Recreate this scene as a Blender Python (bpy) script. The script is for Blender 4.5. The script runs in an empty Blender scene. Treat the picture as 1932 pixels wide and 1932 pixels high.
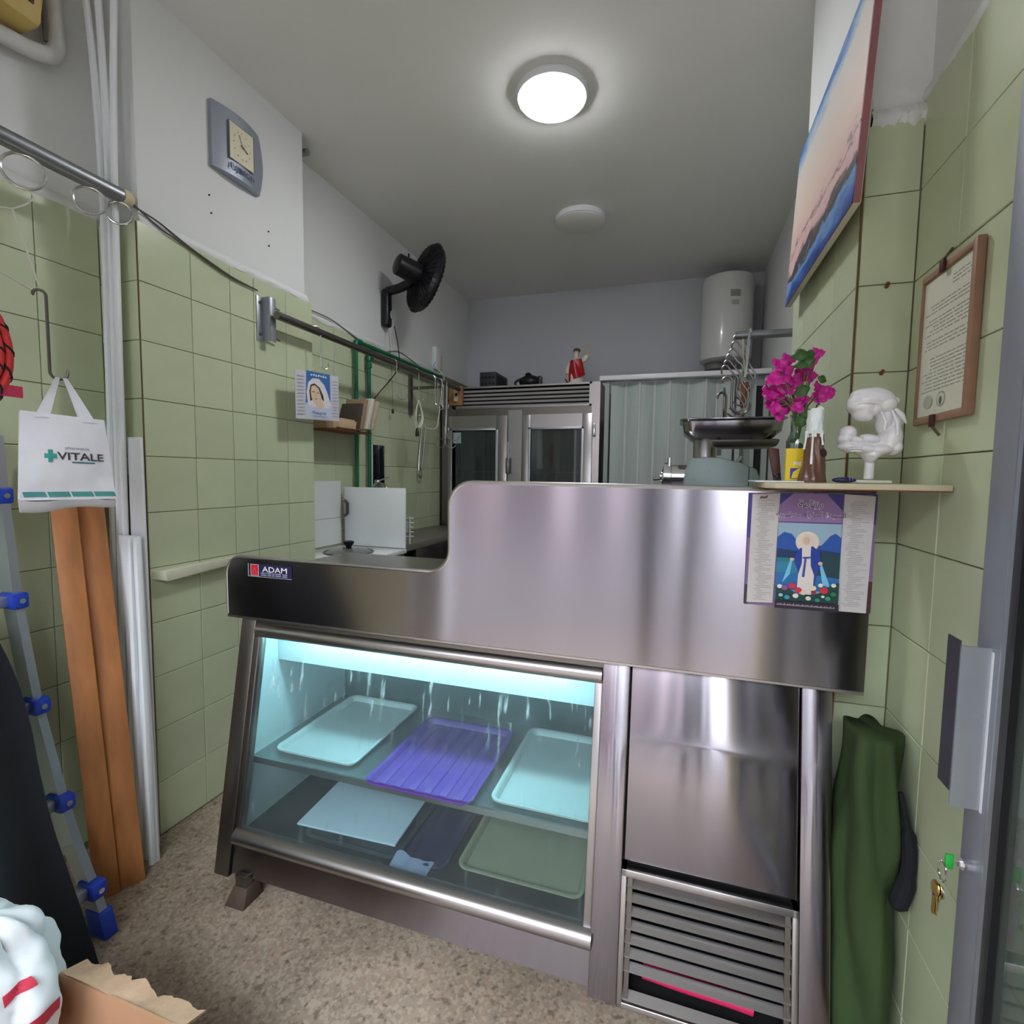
import bpy, bmesh, math, random
from mathutils import Vector, Matrix, noise
random.seed(7)
R = math.radians
sc = bpy.context.scene
COL = sc.collection

# ------------------------------------------------------------------ camera
FPX = 957.73
CAM = Vector((0, 0, 1.354))
yaw, pit, rol = 0.31152, 0.0721, 0.01279
_f = Vector((-math.sin(yaw)*math.cos(pit), math.cos(yaw)*math.cos(pit), -math.sin(pit)))
_r = Vector((math.cos(yaw), math.sin(yaw), 0))
_u = _r.cross(_f)
CR = math.cos(rol)*_r + math.sin(rol)*_u
CU = -math.sin(rol)*_r + math.cos(rol)*_u
cam = bpy.data.cameras.new('camera')
cam.sensor_width = 36
cam.lens = FPX/1932*36
cam.clip_start = 0.02
camo = bpy.data.objects.new('camera', cam)
COL.objects.link(camo)
camo.matrix_world = Matrix(((CR.x, CU.x, -_f.x, CAM.x), (CR.y, CU.y, -_f.y, CAM.y), (CR.z, CU.z, -_f.z, CAM.z), (0, 0, 0, 1)))
sc.camera = camo
# ------------------------------------------------------------------ sky and exposure
world = bpy.data.worlds.new('sky'); sc.world = world
world.use_nodes = True
world.node_tree.nodes['Background'].inputs[0].default_value = (0.84, 0.92, 1.0, 1)
world.node_tree.nodes['Background'].inputs[1].default_value = 5.0
portal = bpy.data.lights.new('doorway_portal', 'AREA')
portal.shape = 'RECTANGLE'; portal.size = 2.3; portal.size_y = 2.65
portal.cycles.is_portal = True
po = bpy.data.objects.new('doorway_portal', portal); COL.objects.link(po)
po.location = (-0.6, -0.98, 1.35); po.rotation_euler = (R(90), 0, 0)
sc.view_settings.view_transform = 'Standard'
sc.view_settings.look = 'None'
sc.view_settings.gamma = 1
sc.view_settings.use_curve_mapping = False
sc.view_settings.exposure = 1.45
LAMP_STRENGTH = 34
TUBE_STRENGTH = 3.4

sun = bpy.data.lights.new('street_sun', 'SUN'); sun.energy = 7; sun.angle = R(2); sun.color = (1, .97, .93)
suno = bpy.data.objects.new('street_sun', sun); COL.objects.link(suno)
suno.rotation_euler = Vector((.8, .15, -.62)).to_track_quat('-Z', 'Y').to_euler()
# ------------------------------------------------------------------ helpers
def at(px, py, ax, val):
    """photo direction -> point on the real plane (axis 0/1/2 = value)"""
    d = _f + CR*((px-966)/FPX) - CU*((py-966)/FPX)
    t = (val-CAM[ax])/d[ax]
    return CAM + d*t

def lin(c):
    o = []
    for v in c:
        v = v/255
        o.append(v/12.92 if v <= .04045 else ((v+.055)/1.055)**2.4)
    return tuple(o)+(1,)

MATS = {}
def mat(name, col=(200, 200, 200), rough=.5, metal=0, var=.06, scale=6, bump=0, bscale=60, aniso=0, spec=.5, trans=0, ior=1.45,
        emit=None, estr=0, coat=0, sss=0, rand=0, stretch=None, rvar=0, bdist=.002):
    if name in MATS: return MATS[name]
    m = bpy.data.materials.new(name); m.use_nodes = True
    nt = m.node_tree; N = nt.nodes; L = nt.links
    b = N['Principled BSDF']
    c = lin(col)
    b.inputs['Base Color'].default_value = c
    b.inputs['Roughness'].default_value = rough
    b.inputs['Metallic'].default_value = metal
    b.inputs['Specular IOR Level'].default_value = spec
    b.inputs['Transmission Weight'].default_value = trans
    b.inputs['IOR'].default_value = ior
    b.inputs['Coat Weight'].default_value = coat
    if sss:
        b.inputs['Subsurface Weight'].default_value = sss
        b.inputs['Subsurface Radius'].default_value = (.02, .02, .02)
    tc = N.new('ShaderNodeTexCoord')
    vec = tc.outputs['Object']
    if stretch:
        mp = N.new('ShaderNodeMapping'); mp.inputs['Scale'].default_value = stretch
        L.new(vec, mp.inputs['Vector']); vec = mp.outputs['Vector']
    if var or rvar:
        n = N.new('ShaderNodeTexNoise'); n.inputs['Scale'].default_value = scale; n.inputs['Detail'].default_value = 5
        L.new(vec, n.inputs['Vector'])
        if var:
            mx = N.new('ShaderNodeMix'); mx.data_type = 'RGBA'
            mx.inputs[6].default_value = tuple(min(1, x*(1-var*1.6)) for x in c[:3])+(1,)
            mx.inputs[7].default_value = tuple(min(1, x*(1+var)) for x in c[:3])+(1,)
            L.new(n.outputs['Fac'], mx.inputs[0])
            out = mx.outputs[2]
            if rand:
                oi = N.new('ShaderNodeObjectInfo')
                mr = N.new('ShaderNodeMapRange'); mr.inputs[3].default_value = 1-rand; mr.inputs[4].default_value = 1+rand*.5
                L.new(oi.outputs['Random'], mr.inputs[0])
                hs = N.new('ShaderNodeHueSaturation'); L.new(out, hs.inputs['Color']); L.new(mr.outputs[0], hs.inputs['Value'])
                out = hs.outputs['Color']
            L.new(out, b.inputs['Base Color'])
        if rvar:
            mr = N.new('ShaderNodeMapRange'); mr.inputs[3].default_value = max(.02, rough-rvar); mr.inputs[4].default_value = rough+rvar
            L.new(n.outputs['Fac'], mr.inputs[0]); L.new(mr.outputs[0], b.inputs['Roughness'])
    if bump:
        n2 = N.new('ShaderNodeTexNoise'); n2.inputs['Scale'].default_value = bscale; n2.inputs['Detail'].default_value = 4
        L.new(vec, n2.inputs['Vector'])
        bp = N.new('ShaderNodeBump'); bp.inputs['Strength'].default_value = bump; bp.inputs['Distance'].default_value = bdist
        L.new(n2.outputs['Fac'], bp.inputs['Height']); L.new(bp.outputs['Normal'], b.inputs['Normal'])
    if aniso:
        b.inputs['Anisotropic'].default_value = aniso
        tg = N.new('ShaderNodeTangent'); tg.direction_type = 'RADIAL'; tg.axis = 'X'
        L.new(tg.outputs[0], b.inputs['Tangent'])
    if emit:
        b.inputs['Emission Color'].default_value = lin(emit); b.inputs['Emission Strength'].default_value = estr
    MATS[name] = m
    return m

def flatm(col, rough=.6):
    return mat('print_%d_%d_%d' % tuple(col), col, rough, var=.05, scale=40)

class MB:
    def __init__(s): s.v = []; s.f = []
    def add(s, v, f):
        o = len(s.v); s.v += [Vector(p) for p in v]; s.f += [tuple(i+o for i in q) for q in f]; return s
    def box(s, lo, hi, m=None):
        x0, y0, z0 = lo; x1, y1, z1 = hi
        v = [Vector(p) for p in ((x0,y0,z0),(x1,y0,z0),(x1,y1,z0),(x0,y1,z0),(x0,y0,z1),(x1,y0,z1),(x1,y1,z1),(x0,y1,z1))]
        if m: v = [m @ p for p in v]
        return s.add(v, [(0,3,2,1),(4,5,6,7),(0,1,5,4),(1,2,6,5),(2,3,7,6),(3,0,4,7)])
    def hexa(s, p):   # 8 points, order as in box
        return s.add(p, [(0,3,2,1),(4,5,6,7),(0,1,5,4),(1,2,6,5),(2,3,7,6),(3,0,4,7)])
    def tube(s, pts, r, seg=8, closed=False, cap=True):
        pts = [Vector(p) for p in pts]; n = len(pts)
        rs = r if isinstance(r, (list, tuple)) else [r]*n
        rings = []
        up = None
        for i in range(n):
            if closed: t = pts[(i+1) % n]-pts[i-1]
            else: t = pts[min(i+1, n-1)]-pts[max(i-1, 0)]
            if t.length < 1e-9: t = Vector((0, 0, 1))
            t.normalize()
            if up is None:
                up = Vector((0, 0, 1)) if abs(t.z) < .9 else Vector((1, 0, 0))
            a = up - t*up.dot(t)
            if a.length < 1e-6: a = t.orthogonal()
            a.normalize(); up = a
            b = t.cross(a)
            rings.append([pts[i]+(a*math.cos(k*2*math.pi/seg)+b*math.sin(k*2*math.pi/seg))*rs[i] for k in range(seg)])
        v = [p for q in rings for p in q]; f = []
        for i in range(n if closed else n-1):
            j = (i+1) % n
            for k in range(seg):
                f.append((i*seg+k, i*seg+(k+1) % seg, j*seg+(k+1) % seg, j*seg+k))
        if cap and not closed:
            f.append(tuple(range(seg-1, -1, -1))); f.append(tuple((n-1)*seg+k for k in range(seg)))
        return s.add(v, f)
    def lathe(s, prof, seg=24, c=(0,0,0), m=None):
        v = []; f = []; n = len(prof)
        for r, z in prof:
            for k in range(seg):
                a = 2*math.pi*k/seg
                p = Vector((r*math.cos(a), r*math.sin(a), z))
                if m: p = m @ p
                v.append(p+Vector(c))
        for i in range(n-1):
            for k in range(seg):
                f.append((i*seg+k, i*seg+(k+1) % seg, (i+1)*seg+(k+1) % seg, (i+1)*seg+k))
        f.append(tuple(range(seg-1, -1, -1))); f.append(tuple((n-1)*seg+k for k in range(seg)))
        return s.add(v, f)
    def ell(s, c, r, m=None, seg=14, rg=9):
        v = []; f = []
        c = Vector(c)
        for i in range(rg+1):
            th = math.pi*i/rg
            for k in range(seg):
                a = 2*math.pi*k/seg
                p = Vector((r[0]*math.sin(th)*math.cos(a), r[1]*math.sin(th)*math.sin(a), r[2]*math.cos(th)))
                if m: p = m @ p
                v.append(c+p)
        for i in range(rg):
            for k in range(seg):
                f.append((i*seg+k, (i+1)*seg+k, (i+1)*seg+(k+1) % seg, i*seg+(k+1) % seg))
        return s.add(v, f)
    def prism(s, pts, d):
        d = Vector(d); n = len(pts); pts = [Vector(p) for p in pts]
        f = [tuple(range(n)), tuple(range(2*n-1, n-1, -1))]
        for k in range(n): f.append((k, n+k, n+(k+1) % n, (k+1) % n)[::-1])
        return s.add(pts+[p+d for p in pts], f)
    def grid(s, fn, nu, nv, closeu=False):
        v = [fn(i/(nu if closeu else nu-1), j/(nv-1)) for j in range(nv) for i in range(nu)]
        f = []
        for j in range(nv-1):
            for i in range(nu if closeu else nu-1):
                k = (i+1) % nu
                f.append((j*nu+i, j*nu+k, (j+1)*nu+k, (j+1)*nu+i))
        return s.add(v, f)
    def build(s, name, m, parent=None, **k): return obj(name, s, m, parent, **k)

WL = {}
def link(o, parent, loc):
    COL.objects.link(o)
    o.location = loc
    WL[o.name] = Vector(loc)
    if parent:
        o.parent = parent
        o.matrix_parent_inverse = Matrix.Translation(-WL[parent.name])
    return o
def tag(o, label=None, cat=None, group=None, kind=None):
    if label: o['label'] = label
    if cat: o['category'] = cat
    if group: o['group'] = group
    if kind: o['kind'] = kind
    return o
def obj(name, mb, m, parent=None, smooth=False, bevel=0, bseg=2, label=None, cat=None, group=None, kind=None, angle=40):
    me = bpy.data.meshes.new(name)
    lo = Vector((min(p.x for p in mb.v), min(p.y for p in mb.v), min(p.z for p in mb.v)))
    hi = Vector((max(p.x for p in mb.v), max(p.y for p in mb.v), max(p.z for p in mb.v)))
    c = (lo+hi)/2
    if not parent: c.z = lo.z
    me.from_pydata([p-c for p in mb.v], [], mb.f)
    bm = bmesh.new(); bm.from_mesh(me)
    bmesh.ops.recalc_face_normals(bm, faces=bm.faces)
    if bevel:
        ed = [e for e in bm.edges if len(e.link_faces) == 2 and e.calc_face_angle(0) > R(35)]
        bmesh.ops.bevel(bm, geom=ed, offset=bevel, segments=bseg, affect='EDGES', profile=.5)
    bm.to_mesh(me); bm.free()
    if smooth or bevel:
        me.shade_smooth(); me.set_sharp_from_angle(angle=R(angle))
    me.materials.append(m)
    o = bpy.data.objects.new(name, me)
    link(o, parent, c)
    tag(o, label, cat, group, kind)
    return o
def thing(name, label, cat, loc=(0,0,0), group=None):
    o = bpy.data.objects.new(name, None); o.empty_display_size = .05
    link(o, None, Vector(loc)); tag(o, label, cat, group)
    return o
def box(name, lo, hi, m, parent=None, bevel=0, **k):
    lo2 = [min(a, b) for a, b in zip(lo, hi)]; hi2 = [max(a, b) for a, b in zip(lo, hi)]
    return obj(name, MB().box(lo2, hi2), m, parent, bevel=bevel, **k)
def struct(name, lo, hi, m, parent=None):
    return box(name, lo, hi, m, parent, kind='structure')

def text(name, s, size, o, u, v, m, parent, sx=1, shear=0, align='CENTER', depth=.0006, bold=0, label=None):
    cu = bpy.data.curves.new('t', 'FONT'); cu.body = s; cu.size = size; cu.align_x = align; cu.shear = shear
    cu.resolution_u = 3; cu.offset = bold
    t = bpy.data.objects.new('t', cu); COL.objects.link(t)
    dg = bpy.context.evaluated_depsgraph_get()
    me = bpy.data.meshes.new_from_object(t.evaluated_get(dg))
    u = Vector(u).normalized(); v = Vector(v).normalized(); n = u.cross(v); o = Vector(o)
    mb = MB()
    mb.v = [o+u*p.co.x*sx+v*p.co.y+n*depth for p in me.vertices]
    mb.f = [tuple(p.vertices) for p in me.polygons]
    bpy.data.objects.remove(t); bpy.data.curves.remove(cu); bpy.data.meshes.remove(me)
    if not mb.f: return None
    return obj(name, mb, m, parent, label=label)

class Frame:
    """a flat print: origin, two axes; polygons laid on as thin sheets"""
    def __init__(s, o, u, v, w, h, parent):
        s.o = Vector(o); s.u = Vector(u).normalized()*w; s.v = Vector(v).normalized()*h
        s.n = s.u.cross(s.v).normalized(); s.p = parent; s.k = 0
    def P(s, a, b): return s.o+s.u*a+s.v*b
    def poly(s, name, pts, col, lab=None):
        s.k += 1
        b = s.n*(.0003*s.k)
        return MB().prism([s.P(a, c)+b for a, c in pts], s.n*.0003).build(name, flatm(col) if isinstance(col, tuple) else col, s.p, label=lab)
    def rect(s, name, a0, b0, a1, b1, col): return s.poly(name, [(a0,b0),(a1,b0),(a1,b1),(a0,b1)], col)
    def disc(s, name, a, b, ra, rb, col, n=20):
        return s.poly(name, [(a+ra*math.cos(2*math.pi*i/n), b+rb*math.sin(2*math.pi*i/n)) for i in range(n)], col)
    def multi(s, name, polys, col):
        s.k += 1; b = s.n*(.0003*s.k); mb = MB()
        for pts in polys: mb.prism([s.P(a, c)+b for a, c in pts], s.n*.0003)
        return mb.build(name, flatm(col) if isinstance(col, tuple) else col, s.p, kind='stuff')
    def txt(s, name, t, a, b, size, col, **k):
        s.k += 1
        return text(name, t, size, s.P(a, b), s.u, s.v, flatm(col), s.p, depth=.0003*s.k+.0003, **k)

def rot_to(d):
    return Vector((0, 0, 1)).rotation_difference(Vector(d).normalized()).to_matrix()
def arc(c, r, a0, a1, u, v, n=8):
    c = Vector(c); u = Vector(u); v = Vector(v)
    return [c+u*(r*math.cos(R(a0+(a1-a0)*i/n)))+v*(r*math.sin(R(a0+(a1-a0)*i/n))) for i in range(n+1)]
def bez(pts, n=8):
    """smooth curve through points (Catmull-Rom)"""
    P = [Vector(p) for p in pts]; out = []
    for i in range(len(P)-1):
        p0 = P[max(i-1, 0)]; p1 = P[i]; p2 = P[i+1]; p3 = P[min(i+2, len(P)-1)]
        for k in range(n):
            t = k/n
            out.append(.5*((2*p1)+(-p0+p2)*t+(2*p0-5*p1+4*p2-p3)*t*t+(-p0+3*p1-3*p2+p3)*t**3))
    out.append(P[-1]); return out

# ------------------------------------------------------------------ materials
def floor_mat():
    m = bpy.data.materials.new('terrazzo'); m.use_nodes = True
    nt = m.node_tree; N = nt.nodes; L = nt.links; b = N['Principled BSDF']
    tc = N.new('ShaderNodeTexCoord')
    n1 = N.new('ShaderNodeTexNoise'); n1.inputs['Scale'].default_value = 5; n1.inputs['Detail'].default_value = 6
    L.new(tc.outputs['Object'], n1.inputs['Vector'])
    r1 = N.new('ShaderNodeValToRGB'); e = r1.color_ramp.elements
    e[0].position = .35; e[0].color = lin((140, 121, 106)); e[1].position = .68; e[1].color = lin((180, 160, 143))
    L.new(n1.outputs['Fac'], r1.inputs['Fac'])
    v = N.new('ShaderNodeTexVoronoi'); v.inputs['Scale'].default_value = 120; L.new(tc.outputs['Object'], v.inputs['Vector'])
    r2 = N.new('ShaderNodeValToRGB'); e = r2.color_ramp.elements
    r2.color_ramp.interpolation = 'CONSTANT'
    e[0].position = 0; e[0].color = lin((150, 138, 118)); e[1].position = .3; e[1].color = lin((205, 190, 168))
    for p, c in ((.5, (176, 150, 124)), (.68, (128, 122, 108)), (.8, (196, 184, 164)), (.93, (92, 80, 68))):
        q = e.new(p); q.color = lin(c)
    sx = N.new('ShaderNodeSeparateColor'); L.new(v.outputs['Color'], sx.inputs[0]); L.new(sx.outputs[0], r2.inputs['Fac'])
    mx = N.new('ShaderNodeMix'); mx.data_type = 'RGBA'; mx.inputs[0].default_value = .3
    L.new(r1.outputs['Color'], mx.inputs[6]); L.new(r2.outputs['Color'], mx.inputs[7])
    n3 = N.new('ShaderNodeTexNoise'); n3.inputs['Scale'].default_value = 48; n3.inputs['Detail'].default_value = 3
    L.new(tc.outputs['Object'], n3.inputs['Vector'])
    r3 = N.new('ShaderNodeValToRGB'); e = r3.color_ramp.elements
    e[0].position = .33; e[0].color = lin((96, 82, 70)); e[1].position = .42; e[1].color = (1, 1, 1, 1)
    L.new(n3.outputs['Fac'], r3.inputs['Fac'])
    m2 = N.new('ShaderNodeMix'); m2.data_type = 'RGBA'; m2.blend_type = 'MULTIPLY'; m2.inputs[0].default_value = .5
    L.new(mx.outputs[2], m2.inputs[6]); L.new(r3.outputs['Color'], m2.inputs[7])
    L.new(m2.outputs[2], b.inputs['Base Color'])
    b.inputs['Roughness'].default_value = .45
    bp = N.new('ShaderNodeBump'); bp.inputs['Strength'].default_value = .25; bp.inputs['Distance'].default_value = .002
    L.new(n3.outputs['Fac'], bp.inputs['Height']); L.new(bp.outputs['Normal'], b.inputs['Normal'])
    MATS['terrazzo'] = m
    return m
FLOOR = floor_mat()
PLASTER = mat('white_plaster', (222, 223, 222), .75, var=.03, scale=3, bump=.15, bscale=25)
CEIL = mat('ceiling_paint', (230, 230, 226), .85, var=.04, scale=2.5, bump=.1, bscale=30)
TILE = mat('green_tile', (195, 204, 171), .22, var=.05, scale=9, rand=.05, bump=.04, bscale=14)
GROUT = mat('tile_grout', (138, 132, 104), .9, var=.2, scale=20)
STEEL = mat('brushed_steel', (150, 144, 150), .165, 1, var=.05, scale=5, aniso=.93, stretch=(1, 1, .25))
STEEL2 = mat('plain_steel', (176, 172, 172), .28, 1, var=.02, scale=3)
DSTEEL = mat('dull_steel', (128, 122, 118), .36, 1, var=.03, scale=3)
CHROME = mat('chrome', (225, 225, 228), .12, 1, var=.03)
GALV = mat('galvanised_steel', (150, 152, 156), .42, 1, var=.12, scale=30, rvar=.1)
ALU = mat('aluminium', (178, 182, 190), .4, .85, var=.05, scale=20)
ALUG = mat('grey_aluminium', (150, 154, 164), .45, .5, var=.04, scale=20)
WIRE = mat('bright_wire', (205, 205, 205), .25, 1, var=.03)
BLACKP = mat('black_plastic', (18, 18, 22), .35, var=.1)
DARK = mat('dark_interior', (26, 26, 28), .7)
WHITEP = mat('white_plastic', (228, 230, 234), .4, var=.03)
WHITEE = mat('white_enamel', (226, 230, 230), .2, var=.03, coat=.3)
GREENP = mat('green_pipe', (12, 104, 66), .35, var=.08)
BLUEP = mat('blue_plastic', (30, 62, 170), .4, var=.06)
CREAM = mat('cream_plastic', (206, 196, 160), .5, var=.05)
YELLOW = mat('aged_yellow_plastic', (206, 178, 104), .5, var=.18, scale=14)
TIMBER = mat('orange_timber', (172, 112, 66), .5, var=.4, scale=5, stretch=(5, 5, .7), bump=.1, bscale=20)
BROWNW = mat('brown_wood', (122, 66, 38), .5, var=.2, scale=6)
STONE = mat('grey_stone', (112, 110, 102), .4, var=.12, scale=30)
CARD = mat('cardboard', (176, 132, 100), .85, var=.1, scale=10, bump=.1, bscale=60)
CARDE = mat('torn_cardboard', (206, 168, 138), .9, var=.15, scale=40, bump=.4, bscale=90)
BLACKC = mat('black_cloth', (22, 24, 30), .9, var=.2, scale=5, bump=.2, bscale=300)
GREENC = mat('green_cloth', (52, 72, 36), .9, var=.2, scale=6, bump=.2, bscale=200)
WHITEC = mat('white_cloth', (226, 228, 232), .8, var=.03, bump=.1, bscale=200)
NONW = mat('nonwoven_white', (214, 214, 220), .85, var=.03, scale=30, bump=.15, bscale=350)
GLASSC = mat('clear_glass', (235, 245, 242), .02, trans=1, var=0, ior=1.45)

def case_glass():
    """front pane: see-through, a little tinted, wiped and dripped on"""
    m = bpy.data.materials.new('case_glass'); m.use_nodes = True
    nt = m.node_tree; N = nt.nodes; L = nt.links
    N.remove(N['Principled BSDF']); out = N['Material Output']
    tr = N.new('ShaderNodeBsdfTransparent'); tr.inputs[0].default_value = (.86, .95, .95, 1)
    gl = N.new('ShaderNodeBsdfGlossy'); gl.inputs['Roughness'].default_value = .02
    fr = N.new('ShaderNodeFresnel'); fr.inputs[0].default_value = 1.22
    m1 = N.new('ShaderNodeMixShader'); L.new(fr.outputs[0], m1.inputs[0]); L.new(tr.outputs[0], m1.inputs[1]); L.new(gl.outputs[0], m1.inputs[2])
    df = N.new('ShaderNodeBsdfDiffuse'); df.inputs[0].default_value = (.75, .82, .82, 1)
    tl = N.new('ShaderNodeBsdfTranslucent'); tl.inputs[0].default_value = (.7, .85, .86, 1)
    ms = N.new('ShaderNodeMixShader'); ms.inputs[0].default_value = .5; L.new(df.outputs[0], ms.inputs[1]); L.new(tl.outputs[0], ms.inputs[2])
    tc = N.new('ShaderNodeTexCoord')
    mp = N.new('ShaderNodeMapping'); mp.inputs['Scale'].default_value = (60, 8, 9); L.new(tc.outputs['Object'], mp.inputs[0])
    n1 = N.new('ShaderNodeTexNoise'); n1.inputs['Scale'].default_value = 1; n1.inputs['Detail'].default_value = 4; L.new(mp.outputs[0], n1.inputs[0])
    r1 = N.new('ShaderNodeMapRange'); r1.inputs[1].default_value = .6; r1.inputs[2].default_value = .78; r1.inputs[3].default_value = 0; r1.inputs[4].default_value = .8
    L.new(n1.outputs['Fac'], r1.inputs[0])
    # broad band of condensation in the upper part of the pane
    sp = N.new('ShaderNodeSeparateXYZ'); L.new(tc.outputs['Object'], sp.inputs[0])
    n2 = N.new('ShaderNodeTexNoise'); n2.inputs['Scale'].default_value = 6; n2.inputs['Detail'].default_value = 3; L.new(tc.outputs['Object'], n2.inputs[0])
    ad = N.new('ShaderNodeMath'); ad.operation = 'MULTIPLY_ADD'; ad.inputs[1].default_value = .18; L.new(n2.outputs['Fac'], ad.inputs[0]); L.new(sp.outputs[2], ad.inputs[2])
    rp = N.new('ShaderNodeValToRGB'); e = rp.color_ramp.elements
    e[0].position = .14; e[0].color = (0.12, .12, .12, 1); e[1].position = .40; e[1].color = (.08, .08, .08, 1)
    q = e.new(.27); q.color = (1, 1, 1, 1); q = e.new(.20); q.color = (.35, .35, .35, 1)
    L.new(ad.outputs[0], rp.inputs[0])
    mu = N.new('ShaderNodeMath'); mu.operation = 'MULTIPLY'; L.new(r1.outputs[0], mu.inputs[0]); L.new(rp.outputs[0], mu.inputs[1])
    a2 = N.new('ShaderNodeMath'); a2.operation = 'MULTIPLY_ADD'; a2.inputs[1].default_value = .05; a2.inputs[2].default_value = .02
    L.new(n2.outputs['Fac'], a2.inputs[0])
    a3 = N.new('ShaderNodeMath'); a3.operation = 'ADD'; a3.use_clamp = True; L.new(mu.outputs[0], a3.inputs[0]); L.new(a2.outputs[0], a3.inputs[1])
    m2 = N.new('ShaderNodeMixShader'); L.new(a3.outputs[0], m2.inputs[0]); L.new(m1.outputs[0], m2.inputs[1]); L.new(ms.outputs[0], m2.inputs[2])
    L.new(m2.outputs[0], out.inputs[0])
    MATS['case_glass'] = m; return m
CASEGLASS = case_glass()

# ------------------------------------------------------------------ room shell
XL, XLR, XLB, XR, XRP, XRB = -1.775, -1.957, -1.93, .50, .387, .60
YP0, YP1, YRP, YRP1, YB, ZC = 1.306, 2.183, 1.41, 2.13, 4.58, 3.0
floor = struct('floor', (-2.3, -1.1, -.1), (.95, 4.75, 0), FLOOR)
struct('ceiling', (-2.3, -1.1, ZC), (.95, 4.75, ZC+.12), CEIL)
wl = struct('wall_left', (-2.3, -1.0, 0), (XLR-.012, YP0+.02, ZC), PLASTER)
wlp = struct('wall_left_pier', (-2.3, YP0+.02, 0), (XL-.014, YP1-.036, ZC), PLASTER)
wlb = struct('wall_left_rear', (-2.3, YP1-.036, 0), (XLB-.012, YB, ZC), PLASTER)
struct('wall_rear', (-2.3, YB, 0), (.95, YB+.12, ZC), mat('rear_wall_paint', (196, 197, 202), .8, var=.04, scale=2))
wr = struct('wall_right', (XR+.012, -1.0, 0), (.95, YRP+.02, ZC), PLASTER)
wrp = struct('wall_right_pier', (XRP+.012, YRP+.012, 0), (.95, YRP1-.04, ZC), PLASTER)
wrb = struct('wall_right_rear', (XRB+.012, YRP1-.04, 0), (.95, YB, ZC), PLASTER)
# street side, behind the photographer
wf = struct('wall_front', (-2.3, -1.15, 0), (-1.72, -1.0, ZC), PLASTER)
struct('wall_front_lintel', (-1.72, -1.15, 2.7), (.95, -1.0, ZC), PLASTER)
struct('reflection_post_1', (-.22, -1.1, 0), (-.12, -1.03, 2.7), ALUG)  # two unseen posts, added for dark bands in the guard's reflection
struct('reflection_post_2', (.06, -1.1, 0), (.13, -1.03, 2.7), ALUG)
struct('floor_pavement', (-14, -12, -.2), (14, -1.15, -.06), mat('pavement', (66, 64, 64), .85, var=.1))
for k, (x0, x1, h, c) in enumerate(((-18, -5.4, 7, (98, 84, 84)), (-5.4, -4.6, 7, (120, 106, 106)), (-4.6, -3.2, 6.5, (76, 66, 68)), (-3.2, -2.6, 6.2, (160, 146, 146)), (-2.6, -1.7, 6.2, (84, 76, 78)), (-1.7, -1.2, 6.2, (150, 138, 140)), (-1.2, -.7, 6.2, (96, 90, 92)), (-.7, 0.0, 6.2, (40, 38, 38)), (0.0, .45, 6.2, (224, 222, 222)), (.45, .95, 6.2, (56, 54, 56)), (.95, 2.1, 6.2, (240, 238, 240)), (2.1, 18, 7, (62, 60, 60)))):  # unseen facade strips, toned to put light and dark bands in the guard's reflection
    struct('wall_reflection_bands', (x0, -11.5, -.1), (x1, -11, h), mat('reflection_band_%d' % k, c, .8, var=.08, scale=.6))

TC = {}
def tile_mesh(w, h):
    k = (round(w, 4), round(h, 4))
    if k in TC: return TC[k]
    t = .009; g = .0011; c = .0014
    me = bpy.data.meshes.new('tile')
    w2, h2 = w/2-g, h/2-g
    v = [(-w2,-h2,0),(w2,-h2,0),(w2,h2,0),(-w2,h2,0),(-w2,-h2,t-c),(w2,-h2,t-c),(w2,h2,t-c),(-w2,h2,t-c),(-w2+c,-h2+c,t),(w2-c,-h2+c,t),(w2-c,h2-c,t),(-w2+c,h2-c,t)]
    f = [(8,9,10,11)]
    for i in range(4):
        j = (i+1) % 4
        f += [(i, j, 4+j, 4+i), (4+i, 4+j, 8+j, 8+i)]
    me.from_pydata(v, [], f); me.materials.append(TILE)
    TC[k] = me; return me
ROWS = [.005+.2*i for i in range(12)]
def tile_face(parent, ax, surf, sgn, cols, rows=ROWS, skip=None):
    """ax 0: plane x=surf, ax 1: plane y=surf; sgn = outward direction"""
    for a, b in zip(cols[:-1], cols[1:]):
        for z0, z1 in zip(rows[:-1], rows[1:]):
            if skip and skip(a, b, z0, z1): continue
            o = bpy.data.objects.new('tile', tile_mesh(b-a, z1-z0))
            m = (a+b)/2; z = (z0+z1)/2; off = surf-sgn*.009
            j = random.uniform(-.0006, .0006)
            if ax == 0:
                loc = Vector((off+j, m, z)); rt = Matrix(((0,0,sgn),(sgn,0,0),(0,1,0)))
            else:
                loc = Vector((m, off+j, z)); rt = Matrix(((-sgn,0,0),(0,0,sgn),(0,1,0)))
            o.rotation_euler = (rt.to_euler().x+random.uniform(-.002, .002), rt.to_euler().y+random.uniform(-.002, .002), rt.to_euler().z)
            link(o, parent, loc)
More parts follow.
